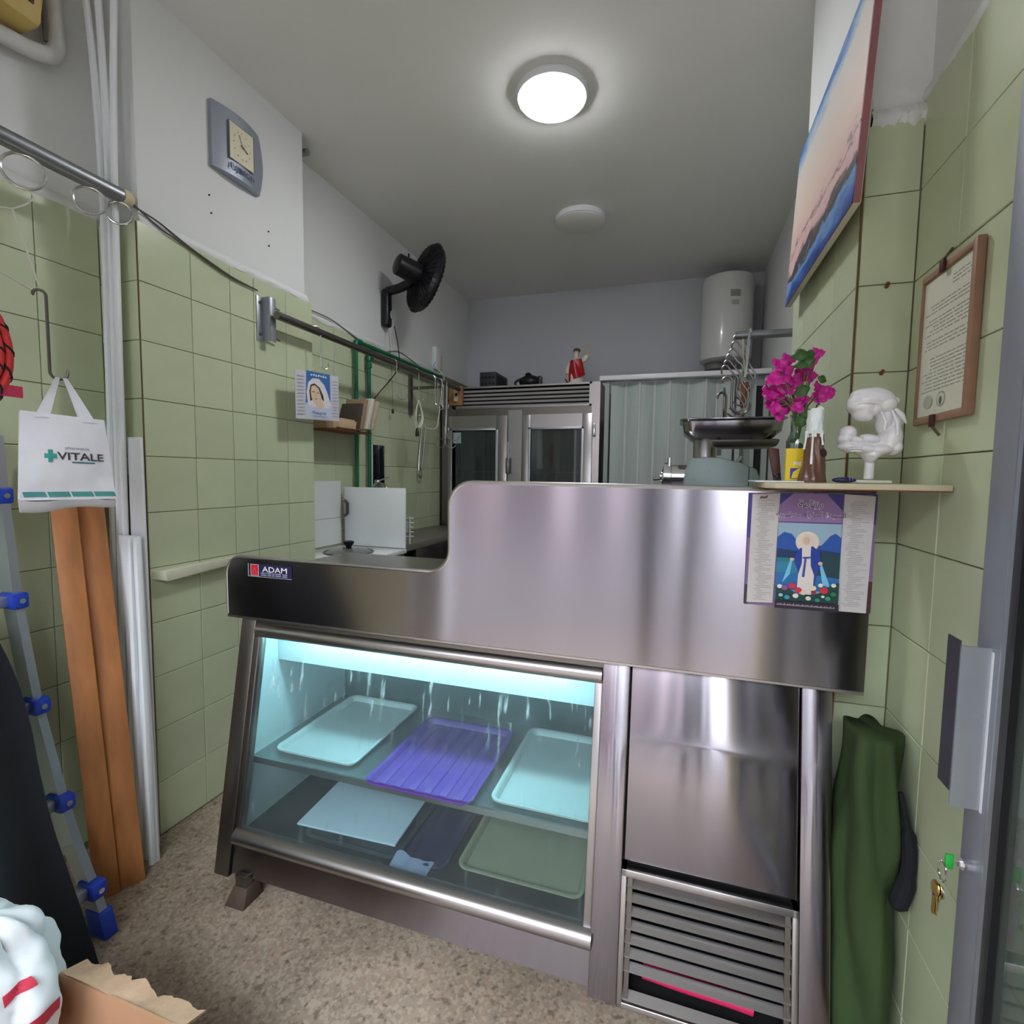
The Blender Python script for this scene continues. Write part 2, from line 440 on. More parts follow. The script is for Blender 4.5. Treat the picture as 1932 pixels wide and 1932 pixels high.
# grout beds
def bed(name, lo, hi, parent): return box(name, lo, hi, GROUT, parent)
bed('grout_bed', (XLR-.0125, -.9, 0), (XLR-.006, YP0, 2.225), wl)
bed('grout_bed', (XLR, YP0+.004, 0), (XL-.006, YP0+.0205, 2.2), wlp)
bed('grout_bed', (XL-.0145, YP0+.004, 0), (XL-.005, YP1, 2.2), wlp)
bed('grout_bed', (XLB-.0125, YP1-.036, 0), (XLB-.006, YB, 2.2), wlb)
bed('grout_bed', (XR+.006, -.9, 0), (XR+.0125, YRP, 2.2), wr)
bed('grout_bed', (XRP+.006, YRP+.005, 0), (XR+.01, YRP+.0125, 2.18), wrp)
bed('grout_bed', (XRP+.005, YRP+.005, 0), (XRP+.0125, YRP1, 2.2), wrp)
tile_face(wl, 0, XLR, 1, [.30, .50, .705, .91, 1.115, YP0], [z+.025 for z in ROWS])
tile_face(wlp, 1, YP0, -1, [XLR, XL-.003])
tile_face(wlp, 0, XL, 1, [YP0+.003, 1.508, 1.686, 1.81, 2.0, YP1])
tile_face(wlb, 0, XLB, 1, [YP1, 2.36, 2.56, 2.76, 2.96, 3.16, 3.36, 3.56, 3.76, 3.96], ROWS[4:])
tile_face(wr, 0, XR, -1, [.62, .82, 1.02, 1.222, YRP])
tile_face(wrp, 1, YRP, -1, [XRP+.003, XR], ROWS[:-1]+[2.16])
tile_face(wrp, 0, XRP, -1, [YRP+.003, 1.60, 1.78, 1.96, YRP1], ROWS[5:])
BEAD = mat('corner_grout', (104, 78, 54), .9, var=.25, scale=25)
box('corner_bead', (XRP-.001, YRP+.0005, .0), (XRP+.003, YRP+.005, 2.16), BEAD, wrp)
box('corner_bead', (XL-.004, YP0+.0, .0), (XL-.001, YP0+.004, 2.2), BEAD, wlp)
# plaster lips smeared over the top of the tiling
def lip(parent, p0, p1, n, z, seed):
    p0 = Vector(p0); p1 = Vector(p1); n = Vector(n)
    def fn(u, v):
        p = p0.lerp(p1, u)
        w = noise.noise((u*9+seed, v*3, seed))*.012
        prof = math.sin(v*math.pi)
        return Vector((p.x, p.y, z-.02+v*.05+(w if v < .5 else 0)))+n*(.004+.012*prof+.004*noise.noise((u*14, seed, v*5)))
    MB().grid(fn, 40, 7).build('plaster_lip', PLASTER, parent, smooth=True)
lip(wlp, (XL-.012, YP0+.01, 0), (XL-.012, YP1-.03, 0), (1,0,0), 2.205, 1)
lip(wl, (XLR-.012, .3, 0), (XLR-.012, YP0, 0), (1,0,0), 2.23, 4)
lip(wlb, (XLB-.012, YP1, 0), (XLB-.012, 3.95, 0), (1,0,0), 2.205, 2)
lip(wr, (XR+.012, .6, 0), (XR+.012, YRP+.02, 0), (-1,0,0), 2.205, 3)
lip(wrp, (XRP+.01, YRP+.01, 0), (XR+.012, YRP+.01, 0), (0,-1,0), 2.165, 6)
for (px, py) in ((394, 368), (398, 402), (506, 437), (507, 464)):
    p = at(px, py, 0, XL-.014)
    MB().lathe([(.0035, 0), (.0035, .004)], 8, p, rot_to((1,0,0))).build('nail_hole', DARK, wlp)
for (px, py) in ((1672, 542), (1662, 706)):
    p = at(px, py, 1, YRP)
    MB().tube([p, p+Vector((0, -.012, .006))], .004, 6).build('nail', BROWNW, wrp)
# ------------------------------------------------------------------ ceiling lamps
def lamp(name, label, c, r, on):
    t = thing(name, label, 'ceiling lamp', (c[0], c[1], ZC))
    MB().lathe([(r*1.02, ZC-.001), (r*1.04, ZC-.012), (r*1.0, ZC-.03), (r*.93, ZC-.034), (r*.93, ZC-.001)], 40, (c[0], c[1], 0)).build('lamp_ring', WHITEP, t, smooth=True)
    dm = mat('lit_diffuser', (255, 255, 255), .4, var=0, emit=(250, 252, 255), estr=LAMP_STRENGTH) if on else mat('unlit_diffuser', (226, 226, 220), .5, var=.02)
    MB().lathe([(r*.945, ZC-.02), (r*.945, ZC-.036), (r*.8, ZC-.046), (r*.4, ZC-.052), (.004, ZC-.053)], 40, (c[0], c[1], 0)).build('diffuser', dm, t, smooth=True)
    return t
lamp('ceiling_lamp', 'lit round white ceiling lamp above the steel counter', (-.565, 2.24), .148, True)
lamp('ceiling_lamp', 'unlit round white ceiling lamp nearer the back wall', (-.64, 3.33), .155, False)

# ------------------------------------------------------------------ display counter
GY = 1.36
ctr = thing('display_counter', 'long stainless steel refrigerated butcher counter with a lit glass display', 'counter', (-.5, 1.6, 0))
def SY(z, off=0): return 1.24+.1726*z+off     # slanted front
def slant(x0, x1, z0, z1, o0, o1):
    return [(x0, SY(z0, o0), z0), (x1, SY(z0, o0), z0), (x1, SY(z0, o1), z0), (x0, SY(z0, o1), z0),
            (x0, SY(z1, o0), z1), (x1, SY(z1, o0), z1), (x1, SY(z1, o1), z1), (x0, SY(z1, o1), z1)]
def slab(name, x0, x1, z0, z1, o0, o1, m, bevel=0, parent=None):
    return MB().hexa(slant(x0, x1, z0, z1, o0, o1)).build(name, m, parent or ctr, bevel=bevel)
# guard panel with stepped, rounded outline
def fil(cx, cz, r, a0, a1, n=8):
    return [(cx+r*math.cos(R(a0+(a1-a0)*i/n)), cz+r*math.sin(R(a0+(a1-a0)*i/n))) for i in range(n+1)]
top = fil(-1.479+.062, 1.0, .062, 180, 90) + fil(-.632-.07, 1.06+.07, .07, 270, 360) + fil(-.632+.07, 1.331-.07, .07, 180, 90)
out = [(-1.479, .852)] + top + [(.437, 1.325), (.437, .852)]
MB().prism([(x, GY, z) for x, z in out], (0, .012, 0)).build('guard_panel', STEEL, ctr)
MB().tube([(x, GY+.006, z) for x, z in [(-1.479, .86)]+top+[(.437, 1.325)]], .0075, 8).build('guard_rim', STEEL2, ctr, smooth=True)
MB().tube([(-1.479, GY+.004, .852), (.437, GY+.004, .852)], .006, 6).build('guard_hem', STEEL2, ctr, smooth=True)
# posts
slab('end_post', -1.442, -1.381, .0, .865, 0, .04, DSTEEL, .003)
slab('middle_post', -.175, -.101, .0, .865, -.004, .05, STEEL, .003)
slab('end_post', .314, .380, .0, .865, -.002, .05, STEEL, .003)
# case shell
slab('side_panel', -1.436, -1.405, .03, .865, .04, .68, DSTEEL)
box('rear_panel', (-1.40, 1.93, .03), (.38, 1.95, .98), STEEL2, ctr)
box('counter_top', (-1.42, 1.385, .975), (.38, 1.95, .995), STEEL2, ctr)
box('cream_top_edge', (-1.25, 1.66, .995), (-.66, 1.69, 1.0), CREAM, ctr)
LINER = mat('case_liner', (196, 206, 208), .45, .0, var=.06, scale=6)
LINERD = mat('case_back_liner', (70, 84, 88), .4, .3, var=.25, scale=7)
box('case_floor', (-1.40, SY(.12, .03), .10), (-.14, 1.93, .12), mat('case_floor_shaded', (38, 42, 46), .45, .4, var=.15), ctr)  # floor colour darkened to carry the shade under the shelf
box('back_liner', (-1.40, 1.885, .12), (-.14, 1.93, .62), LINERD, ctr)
box('upper_liner', (-1.40, 1.86, .62), (-.14, 1.90, .86), LINER, ctr)
box('case_ceiling', (-1.40, SY(.80, .05), .845), (-.14, 1.90, .865), LINER, ctr)
slab('side_liner', -1.404, -1.385, .12, .86, .05, .64, LINER)
slab('side_liner', -.172, -.155, .12, .86, .05, .64, LINER)
# mouldings
def mould(name, x0, x1, z, r, off, m, zs=1):
    prof = [(r*math.cos(R(a)), r*zs*math.sin(R(a))) for a in range(70, 291, 20)]
    pts = [(0, SY(z, off)+p[0], z+p[1]) for p in prof]
    return MB().prism([(x0, y, zz) for _, y, zz in pts], (x1-x0, 0, 0)).build(name, m, ctr, smooth=True, angle=35)
mould('top_moulding', -1.372, -.176, .803, .024, .012, STEEL2, 1.0)
box('top_rail', (-1.381, SY(.83, .004), .82), (-.17, SY(.83, .05), .865), DSTEEL, ctr)
mould('bottom_moulding', -1.372, -.172, .128, .034, .018, STEEL2, .85)
slab('kick_panel', -1.372, -.172, .015, .112, .006, .02, STEEL)
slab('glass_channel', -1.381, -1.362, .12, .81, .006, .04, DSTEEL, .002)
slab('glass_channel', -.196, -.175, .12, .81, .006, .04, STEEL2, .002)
slab('glass_pane', -1.364, -.194, .135, .79, .018, .023, CASEGLASS)
# fluorescent tube under the case ceiling
tb = MB().tube([(-1.30, 1.452, .80), (-.25, 1.452, .80)], .013, 10).build('lamp_tube', mat('lit_tube', (255,255,255), .4, var=0, emit=(188, 238, 248), estr=TUBE_STRENGTH*4), ctr, smooth=True)
box('tube_batten', (-1.34, 1.432, .82), (-.21, 1.472, .846), WHITEP, ctr)
box('tube_shade', (-1.385, 1.49, .662), (-.172, 1.497, .846), LINER, ctr)
# wire-hung glass shelf
box('case_shelf', (-1.385, 1.355, .352), (-.172, 1.885, .360), mat('shelf_steel', (150, 158, 160), .35, .8, var=.06), ctr)
box('shelf_lip', (-1.385, 1.349, .345), (-.172, 1.356, .366), STEEL2, ctr)
# compressor bay
slab('service_panel', -.097, .310, .345, .865, .006, .02, STEEL, .003)
slab('bay_shadow_gap', -.101, .314, .325, .865, .03, .05, DARK)
gx0, gx1 = -.101, .313
for (n, a) in (('grille_frame', (gx0, gx1, .312, .33)), ('grille_frame', (gx0, gx1, .0, .014)), ('grille_frame', (gx0, gx0+.014, .0, .33)), ('grille_frame', (gx1-.014, gx1, .0, .33))):
    slab(n, *a, -.006, .03, STEEL2, .002)
box('bay_back', (gx0, 1.62, .0), (gx1, 1.64, .345), DARK, ctr)
box('bay_floor', (gx0, 1.26, .0), (gx1, 1.62, .008), DARK, ctr)
for i in (0, 1, 2, 3, 4, 5, 6, 8):
    z = .292-.0335*i
    y = SY(z, .012)
    MB().hexa([(gx0+.014, y-.012, z-.009), (gx1-.014, y-.012, z-.009), (gx1-.014, y-.010, z-.011), (gx0+.014, y-.010, z-.011),
               (gx0+.014, y+.008, z+.004), (gx1-.014, y+.008, z+.004), (gx1-.014, y+.010, z+.002), (gx0+.014, y+.010, z+.002)]).build('louvre', STEEL2, ctr)
for s in (gx0+.016, gx1-.028):
    slab('louvre_bracket', s, s+.012, .012, .31, .004, .03, DSTEEL)
# feet: the case is lifted 6 cm off the floor
CS, CUP = .956, .0596
def nom(x, y, z): return (x/CS, y/CS, (z-CUP)/CS)
def settle(o):
    o.scale = (CS, CS, CS); o.location = o.location*CS+Vector((0, 0, CUP))
RUSTY = mat('rusty_brown', (84, 66, 56), .7, var=.25, scale=30)
for fx, fy in ((-1.262, 1.195), (.29, 1.22), (-1.262, 1.80), (.29, 1.80)):
    MB().box(nom(fx-.022, fy-.016, .04), nom(fx+.022, fy+.02, .085)).build('leg', DSTEEL, ctr, bevel=.003)
    MB().hexa([nom(*p) for p in ((fx-.038, fy-.045, 0), (fx+.037, fy-.045, 0), (fx+.037, fy+.04, 0), (fx-.038, fy+.04, 0), (fx-.026, fy-.018, .05), (fx+.026, fy-.018, .05), (fx+.026, fy+.03, .05), (fx-.026, fy+.03, .05))]).build('foot', RUSTY, ctr, bevel=.004)
# maker's plate
pl = Frame((-1.381, GY-.001, .9995), (1,0,0), (0,0,1), .181, .044, ctr)
pl.rect('maker_plate', 0, 0, 1, 1, (28, 24, 66))
pl.rect('plate_emblem', .05, .08, .24, .95, (214, 210, 214)); pl.rect('plate_emblem', .06, .11, .23, .92, (196, 30, 44))
pl.poly('plate_emblem', [(.09,.24),(.145,.82),(.2,.24)], (224, 66, 60))
pl.poly('plate_emblem', [(.115,.28),(.145,.6),(.175,.28)], (196, 30, 44))
pl.txt('plate_lettering', 'ADAM', .62, .42, .026, (226, 226, 232), sx=1.4, bold=.0003)
pl.multi('small_print', [[(a_, b_), (a_+w_, b_), (a_+w_, b_+.09), (a_, b_+.09)] for b_ in (.12, .27) for a_, w_ in ((.30, .13), (.45, .09), (.56, .05), (.63, .13), (.79, .11))], (150, 150, 184))
pl.rect('plate_edge', 0, 0, 1, .03, (200, 200, 206)); pl.rect('plate_edge', 0, 0, .012, 1, (200, 200, 206))

# trays inside the case
def tray(name, label, x0, x1, y0, y1, z, m, h=.022, ribs=0, rot=0, cat='tray', lean=0):
    w = x1-x0; d = y1-y0; cx, cy = (x0+x1)/2, (y0+y1)/2
    t = thing(name, label, cat, (cx, cy, z), 'trays in the display case')
    def rr(sx, sy, r, n=5):
        o = []
        for (qx, qy, a) in ((1,1,0), (-1,1,90), (-1,-1,180), (1,-1,270)):
            for i in range(n+1):
                b = R(a+90*i/n); o.append((qx*(sx-r)+r*math.cos(b), qy*(sy-r)+r*math.sin(b)))
        return o
    rings = [(w/2-.022, d/2-.022, .018, .004), (w/2-.014, d/2-.014, .024, h-.004), (w/2-.008, d/2-.008, .028, h), (w/2, d/2, .034, h-.001), (w/2, d/2, .034, h-.006),
             (w/2-.014, d/2-.014, .026, h-.010), (w/2-.02, d/2-.02, .018, 0)]
    mb = MB(); rows = []
    for sx, sy, r, zz in rings: rows.append([Vector((cx+p[0], cy+p[1], z+zz)) for p in rr(sx, sy, r)])
    n = len(rows[0]); v = [p for q in rows for p in q]; f = []
    for i in range(len(rows)-1):
        for k in range(n): f.append((i*n+k, i*n+(k+1) % n, (i+1)*n+(k+1) % n, (i+1)*n+k))
    f.append(tuple(range(n))); f.append(tuple((len(rows)-1)*n+k for k in range(n)))
    mb.add(v, f).build('tray_body', m, t, smooth=True)
    for i in range(ribs):
        xx = x0+.05+(w-.1)*i/(ribs-1)
        MB().box((xx-.013, y0+.035, z+.0035), (xx+.013, y1-.035, z+.0065)).build('rib', m, t, bevel=.002)
    settle(t)
    return t
TPALE = mat('pale_tray_plastic', (186, 194, 194), .35, var=.04)
TPURP = mat('purple_tray_plastic', (98, 68, 152), .35, var=.05)
TBEIGE = mat('beige_tray_plastic', (168, 160, 134), .4, var=.04)
tray('display_tray', 'pale tray on the shelf at the left end of the glass display', -1.325, -.995, 1.39, 1.86, .361, TPALE)
tray('display_tray', 'purple ribbed plastic tray on the shelf in the glass display', -.91, -.545, 1.318, 1.78, .3665, TPURP, ribs=6)
tray('display_tray', 'pale tray on the shelf at the right end of the glass display', -.505, -.178, 1.372, 1.84, .361, TPALE)
tray('display_tray', 'dark tray under the white board at the bottom of the display', -1.16, -.80, 1.335, 1.80, .121, mat('smoky_tray_plastic', (58, 66, 74), .3, var=.05))
bd = MB().hexa([(-1.20, 1.36, .146), (-.825, 1.372, .150), (-.845, 1.80, .150), (-1.22, 1.79, .150), (-1.20, 1.36, .154), (-.825, 1.372, .158), (-.845, 1.80, .158), (-1.22, 1.79, .158)])
settle(bd.build('cutting_board', mat('white_board', (206, 212, 226), .5, var=.03), label='plain white board lying on a dark tray at the bottom of the display', cat='board', bevel=.002))
tray('display_tray', 'beige tray on the bottom deck of the glass display', -.612, -.215, 1.372, 1.82, .121, TBEIGE)
tray('display_tray', 'dark violet tray between the white board and the beige tray', -.79, -.64, 1.345, 1.80, .121, mat('violet_tray_plastic', (52, 46, 84), .35, var=.05))
settle(MB().grid(lambda u, v: Vector((-.815+u*.13+.01*v, 1.312+.04*v+.006*math.sin(u*9), .128+.03*v*(1-.4*u)+.004*math.sin(u*14))), 14, 6).build('plastic_film', mat('grey_film', (140, 144, 172), .35, var=.1), label='crumpled scrap of grey plastic film at the bottom front of the display', cat='plastic film', smooth=True))
# pink thing in the compressor bay
settle(MB().tube(bez([(-.04, 1.30, .058), (.06, 1.298, .054), (.16, 1.30, .05), (.225, 1.30, .046)]), .019, 10).build('pink_hose', mat('pink_rubber', (206, 40, 92), .45), label='pink hose lying behind the louvred grille', cat='hose', smooth=True))
settle(ctr)

# ------------------------------------------------------------------ left side: rails, hooks, hanging things
def shook(name, label, top, L, r, wr, ang=0, m=None, group=None, cat='hook', rtop=None):
    """S-hook: top loop over a rail whose centre is `top`, lower loop opening the other way"""
    rt = rtop or r
    u = Vector((math.cos(ang), math.sin(ang), 0)); v = Vector((0, 0, 1)); c = Vector(top)
    pts = arc(c, rt, 200, 0, u, v, 10)                # over the rail
    lowc = c+u*(rt+r)-v*L
    pts += [c+u*rt-v*(L*.5)] + arc(lowc, r, 180, 365, u, v, 10)
    pts.append(pts[-1]+v*.012)
    rad = [wr]*len(pts); rad[0] = wr*.5; rad[-1] = wr*.3
    return MB().tube(pts, rad, 7).build(name, m or WIRE, label=label, cat=cat, group=group, smooth=True)

# front rail above the recess
RX, RZ = -1.787, 2.262
r1 = thing('hanging_rail', 'thick grey steel rail over the tote bag at the upper left', 'rail', (RX, 1.29, RZ))
MB().tube([(RX, .35, RZ), (RX, 1.285, RZ)], .024, 16).build('pipe', GALV, r1, smooth=True)
MB().lathe([(.027, 0), (.028, .022), (.02, .034), (.004, .038)], 14, (RX, 1.268, RZ), rot_to((0,1,0))).build('end_cap', CREAM, r1, smooth=True)
def ring(label, y, rr, tilt):
    c = Vector((RX, y, RZ-.021-rr))
    a = Vector((math.cos(tilt), math.sin(tilt), 0)); v = Vector((0, 0, 1))
    pts = [c+a*(rr*math.cos(2*math.pi*i/24))+v*(rr*math.sin(2*math.pi*i/24)) for i in range(24)]
    return MB().tube(pts, .0042, 8, closed=True).build('steel_ring', WIRE, label=label, cat='ring', group='rings on the front rail', smooth=True)
ring('steel ring on the front rail holding the wire hanger', 1.0, .047, 1.0)
ring('steel ring on the front rail in front of the white rods', 1.172, .041, .9)
ring('steel ring on the front rail right next to its end cap', 1.262, .036, .7)
# wire hanger
hc = Vector((RX, 1.0, RZ-.135))
hp = bez([hc+Vector((-.012, -.02, .02)), hc+Vector((0, 0, .026)), hc+Vector((.006, .018, .006)), hc+Vector((0, .004, -.02)), hc+Vector((0, -.03, -.05))], 5)
hr = hc+Vector((0, -.03, -.05))
hk = at(74, 556, 0, -1.76)
hl = [hr, hk+Vector((-.02, .012, .03)), hk+Vector((-.02, -.004, .012)), hr+Vector((0, -.26, -.10)), hr+Vector((0, -.27, -.08)), hr]
MB().tube(hp+bez(hl[:1]+hl[1:], 1), .0026, 6).build('wire_hanger', mat('coated_wire', (206, 204, 192), .4), label='white coated wire clothes hanger dangling from a steel ring', cat='hanger', smooth=True)
# long S hook on the hanger
shook('long_hook', 'long dark S-hook carrying the white tote bag', hk, .215, .020, .0042, ang=R(60), m=DSTEEL, rtop=.014)
# tote bag
bl = at(42, 772, 0, -1.64); br = at(192, 790, 0, -1.58)
B0 = Vector((-1.66, .893, 0)); B1 = Vector((-1.585, 1.052, 0)); ux = (B1-B0).normalized(); nx = Vector((ux.y, -ux.x, 0))
zt, zb = 1.51, 1.27
bw = (B1-B0).length
bag = thing('tote_bag', 'white non-woven tote bag with a green cross logo hanging from a hook', 'bag', ((B0+B1)/2+Vector((0, 0, zb-.03))), None)
def bagf(side):
    def fn(u, v):
        z = zt-(zt-zb)*v
        w = (bw+.03*v)
        p = B0+ux*(-.01*v+w*u)
        bul = .018*math.sin(math.pi*u)*math.sin(math.pi*min(1, v*1.1))*side
        cr = .005*noise.noise((u*5, v*6, side*3))*(.3+v)
        return Vector((p.x, p.y, z-.012*u*(1-v)))+nx*(bul+cr+(.0 if side > 0 else -.08*(.55+.45*v)))
    return fn
MB().grid(bagf(1), 22, 20).build('front_panel', NONW, bag, smooth=True)
MB().grid(bagf(-1), 22, 20).build('back_panel', NONW, bag, smooth=True)
def gus(u0):
    def fn(u, v):
        a = bagf(1)(u0, v); b = bagf(-1)(u0, v)
        return a.lerp(b, u)+ux*((-1 if u0 else 1)*.012*math.sin(math.pi*u))
    return fn
MB().grid(gus(0), 8, 20).build('gusset', NONW, bag, smooth=True)
MB().grid(gus(1), 8, 20).build('gusset', NONW, bag, smooth=True)
def botf(u, v):
    a = bagf(1)(u, 1); b = bagf(-1)(u, 1)
    return a.lerp(b, v)-Vector((0, 0, .035*math.sin(math.pi*v)*(1-.35*u)+.004*math.sin(u*8)))
MB().grid(botf, 22, 10).build('bottom_panel', NONW, bag, smooth=True)
hkp = hk+Vector((math.cos(R(60))*.034, math.sin(R(60))*.034, -.215-.020+.005))
for fs, col in ((1, None), (-1, None)):
    off = Vector((0, 0, 0)) if fs > 0 else nx*-.045
    a = bagf(1)(.24, 0)+off; b = bagf(1)(.80, 0)+off
    for st, top, sw in ((a, hkp+ux*-.004, 1), (b, hkp+ux*.012, 1)):
        def hf(u, v, st=st, top=top):
            p = st.lerp(top, v)
            wdt = .030*(1-.65*v)
            return p+ux*((u-.5)*wdt)+nx*(.004+.004*math.sin(v*3))+Vector((0, 0, -.012*(1-v)))
        MB().grid(hf, 3, 10).build('handle', NONW, bag, smooth=True)
bo = bagf(1)(.0, .72)+nx*.02
fo = bagf(1)
def onbag(u, v, d=.0015): return fo(u, v)+nx*d
def bagpatch(name, u0, v0, u1, v1, col, skew=0):
    MB().grid(lambda a, b: onbag(u0+(u1-u0)*a+skew*b, v0+(v1-v0)*b), 7, 3).build(name, flatm(col), bag, smooth=True)
TEAL = (52, 150, 140)
bagpatch('cross_print', .285, .415, .335, .56, TEAL); bagpatch('cross_print', .245, .462, .375, .515, TEAL)
def bagtext(t, size, u0, v0, m, sx=1, bold=0):
    o = text('logo_lettering', t, size, (0, 0, 0), (1, 0, 0), (0, 1, 0), m, bag, sx=sx, bold=bold, align='LEFT')
    off = WL[o.name].copy()
    for q in o.data.vertices:
        p = q.co+off
        q.co = onbag(u0+p.x/bw, v0-p.y/(zt-zb), .0015)-off
bagtext('VITALE', .030, .385, .525, flatm((64, 58, 66)), 1.0, .0005)
bagtext('pharmacie', .012, .47, .40, flatm((140, 138, 146)))
bagpatch('underline_print', .54, .545, .80, .562, (58, 104, 110))
for i in range(4):
    bagpatch('stripe_print', .02+.245*i, .905, .02+.245*i+.225, .965, (70, 138, 136), .02)

# red and black rope coil hanging at the frame edge
rt = thing('rope_bundle', 'red and black twisted rope bundle hanging at the left edge', 'rope', (-1.70, .80, 1.42))
RRED = mat('red_rope', (206, 58, 58), .8, var=.25, scale=60); RBLK = mat('black_rope', (30, 22, 26), .85)
for i in range(5):
    cy = .812; cz = 1.655; ra = .065+.011*i
    pts = [Vector((-1.70+.012*(i % 2), cy+ra*.8*math.cos(2*math.pi*k/28), cz+ra*1.35*math.sin(2*math.pi*k/28))) for k in range(28)]
    MB().tube(pts, .0085, 8, closed=True).build('coil', RRED, rt, smooth=True)
    hp_ = []
    for k in range(112):
        a = 2*math.pi*k/112
        c = Vector((-1.70+.012*(i % 2), cy+ra*.8*math.cos(a), cz+ra*1.35*math.sin(a)))
        rad = Vector((0, math.cos(a), math.sin(a)))
        hp_.append(c+(rad*math.cos(a*14)+Vector((1, 0, 0))*math.sin(a*14))*.0072)
    MB().tube(hp_, .0036, 5, closed=True).build('twist', RBLK, rt, smooth=True)
MB().tube([(-1.70, .812, 1.80), (-1.74, .812, 2.0), (RX+.024, .812, RZ)], .003, 6).build('cord', RBLK, rt)
box('hang_tag', (-1.688, .865, 1.545), (-1.684, .915, 1.575), mat('red_tag', (190, 50, 84), .7), rt)

# three white rods standing in the recess
for lab, tp, md, bt in (('leftmost of three white plastic rods standing in the left corner', (-1.888, 1.245, 2.99), (-1.862, 1.262, 2.2), (-1.875, 1.235, 0)),
                        ('middle one of three white plastic rods standing in the left corner', (-1.832, 1.25, 2.99), (-1.838, 1.266, 2.2), (-1.858, 1.25, 0)),
                        ('rightmost of three white plastic rods standing in the left corner', (-1.752, 1.255, 2.99), (-1.816, 1.268, 2.2), (-1.845, 1.27, 0))):
    MB().tube(bez([tp, md, bt], 8), .0105, 8).build('plastic_rod', WHITEP, label=lab, cat='rod', group='white rods in the left corner', smooth=True)

# leaning timber battens
def plank(name, label, b0, b1, t0, t1, th, m, cat, group=None, holes=None):
    b0, b1, t0, t1 = map(Vector, (b0, b1, t0, t1))
    n = (b1-b0).cross(t0-b0).normalized()
    if n.x < 0: n = -n
    b0.z = b1.z = 0
    d = n*-th; d0 = Vector((d.x, d.y, 0)).normalized()*th
    o = MB().hexa([b0, b1, b1+d0, b0+d0, t0, t1, t1+d, t0+d]).build(name, m, label=label, cat=cat, group=group, bevel=.004)
    return o
plank('timber_batten', 'left orange-brown timber batten leaning on the wall behind the ladder', (-1.685, 1.03, 0), (-1.655, 1.085, 0), (-1.90, 1.075, 1.42), (-1.87, 1.135, 1.42), .035, TIMBER, 'timber', 'timber battens leaning in the recess')
plank('timber_batten', 'right orange-brown timber batten leaning on the wall next to white trim', (-1.665, 1.09, 0), (-1.63, 1.148, 0), (-1.895, 1.145, 1.40), (-1.865, 1.215, 1.40), .04, TIMBER, 'timber', 'timber battens leaning in the recess')
plank('trim_strip', 'tall flat white plastic trim strip at the back of the left corner', (-1.80, 1.262, 0), (-1.735, 1.268, 0), (-1.83, 1.285, 1.47), (-1.768, 1.287, 1.47), .012, WHITEP, 'trim strip')
t = thing('trim_channel', 'shorter ribbed white plastic channel leaning beside the orange battens', 'trim strip', (-1.70, 1.22, 0))
def strip(x0, x1, y0, y1, X0, X1, Y0, Y1, z1, th, nm):
    MB().hexa([(x0, y0, 0), (x1, y1, 0), (x1, y1+th, 0), (x0, y0+th, 0), (X0, Y0, z1), (X1, Y1, z1), (X1, Y1+th, z1), (X0, Y0+th, z1)]).build(nm, WHITEP, t, bevel=.002)
strip(-1.722, -1.668, 1.205, 1.215, -1.835, -1.745, 1.245, 1.25, 1.13, .012, 'channel_web')
strip(-1.730, -1.716, 1.195, 1.197, -1.772, -1.757, 1.228, 1.23, 1.13, .014, 'channel_rib')
strip(-1.682, -1.668, 1.195, 1.197, -1.748, -1.736, 1.232, 1.234, 1.13, .02, 'channel_rib')
plank('red_strip', 'narrow reddish-brown wooden strip behind the white trim', (-1.83, 1.28, 0), (-1.815, 1.28, 0), (-1.862, 1.29, 1.34), (-1.842, 1.29, 1.34), .008, BROWNW, 'wood strip')

# ladder
ld = thing('ladder', 'aluminium ladder with blue plastic joints leaning on the left wall', 'ladder', (-1.6, .76, 0))
prof = [(-1.545, 0.0), (-1.593, .116), (-1.665, .25), (-1.716, .374), (-1.808, .658), (-1.874, .971), (-1.908, 1.28), (-1.918, 1.45)]
for yy, w in ((.952, .022), (.50, .022)):
    for i, ((xa, za), (xb, zb_)) in enumerate(zip(prof[:-1], prof[1:])):
        t_ = Vector((xb-xa, 0, zb_-za)).normalized(); nn = Vector((t_.z, 0, -t_.x))*.028
        if i == 0: za = .055
        xa2 = xa+(xb-xa)*((za-prof[0][1])/(zb_-prof[0][1])) if i == 0 else xa
        a = Vector((xa2, yy, za)); b = Vector((xb, yy, zb_)); wv = Vector((0, w, 0))
        MB().hexa([a-nn, a+nn, a+nn+wv, a-nn+wv, b-nn, b+nn, b+nn+wv, b-nn+wv]).build('stile', ALU, ld)
    MB().hexa([Vector(p)+Vector((0, yy-.952, 0)) for p in ((-1.585, .945, 0), (-1.515, .945, 0), (-1.515, .985, 0), (-1.585, .985, 0), (-1.60, .945, .075), (-1.538, .945, .075), (-1.538, .985, .075), (-1.60, .985, .075))]).build('rubber_foot', BLUEP, ld, bevel=.006)
for (xj, zj) in ((-1.60, .135), (-1.718, .375), (-1.806, .655), (-1.878, .965), (-1.921, 1.275)):
    for yy in (.975, .50):
        jb = MB().box((xj-.02, yy-.035, zj-.024), (xj+.05, yy+.008, zj+.024)).build('joint', BLUEP, ld, bevel=.008)
        MB().lathe([(.008, 0), (.008, .003)], 10, (xj+.0505, yy-.012, zj), rot_to((1,0,0))).build('rivet', CHROME, jb)
    MB().box((xj-.005, .508, zj-.016), (xj+.03, .945, zj+.016)).build('rung', ALU, ld, bevel=.005)

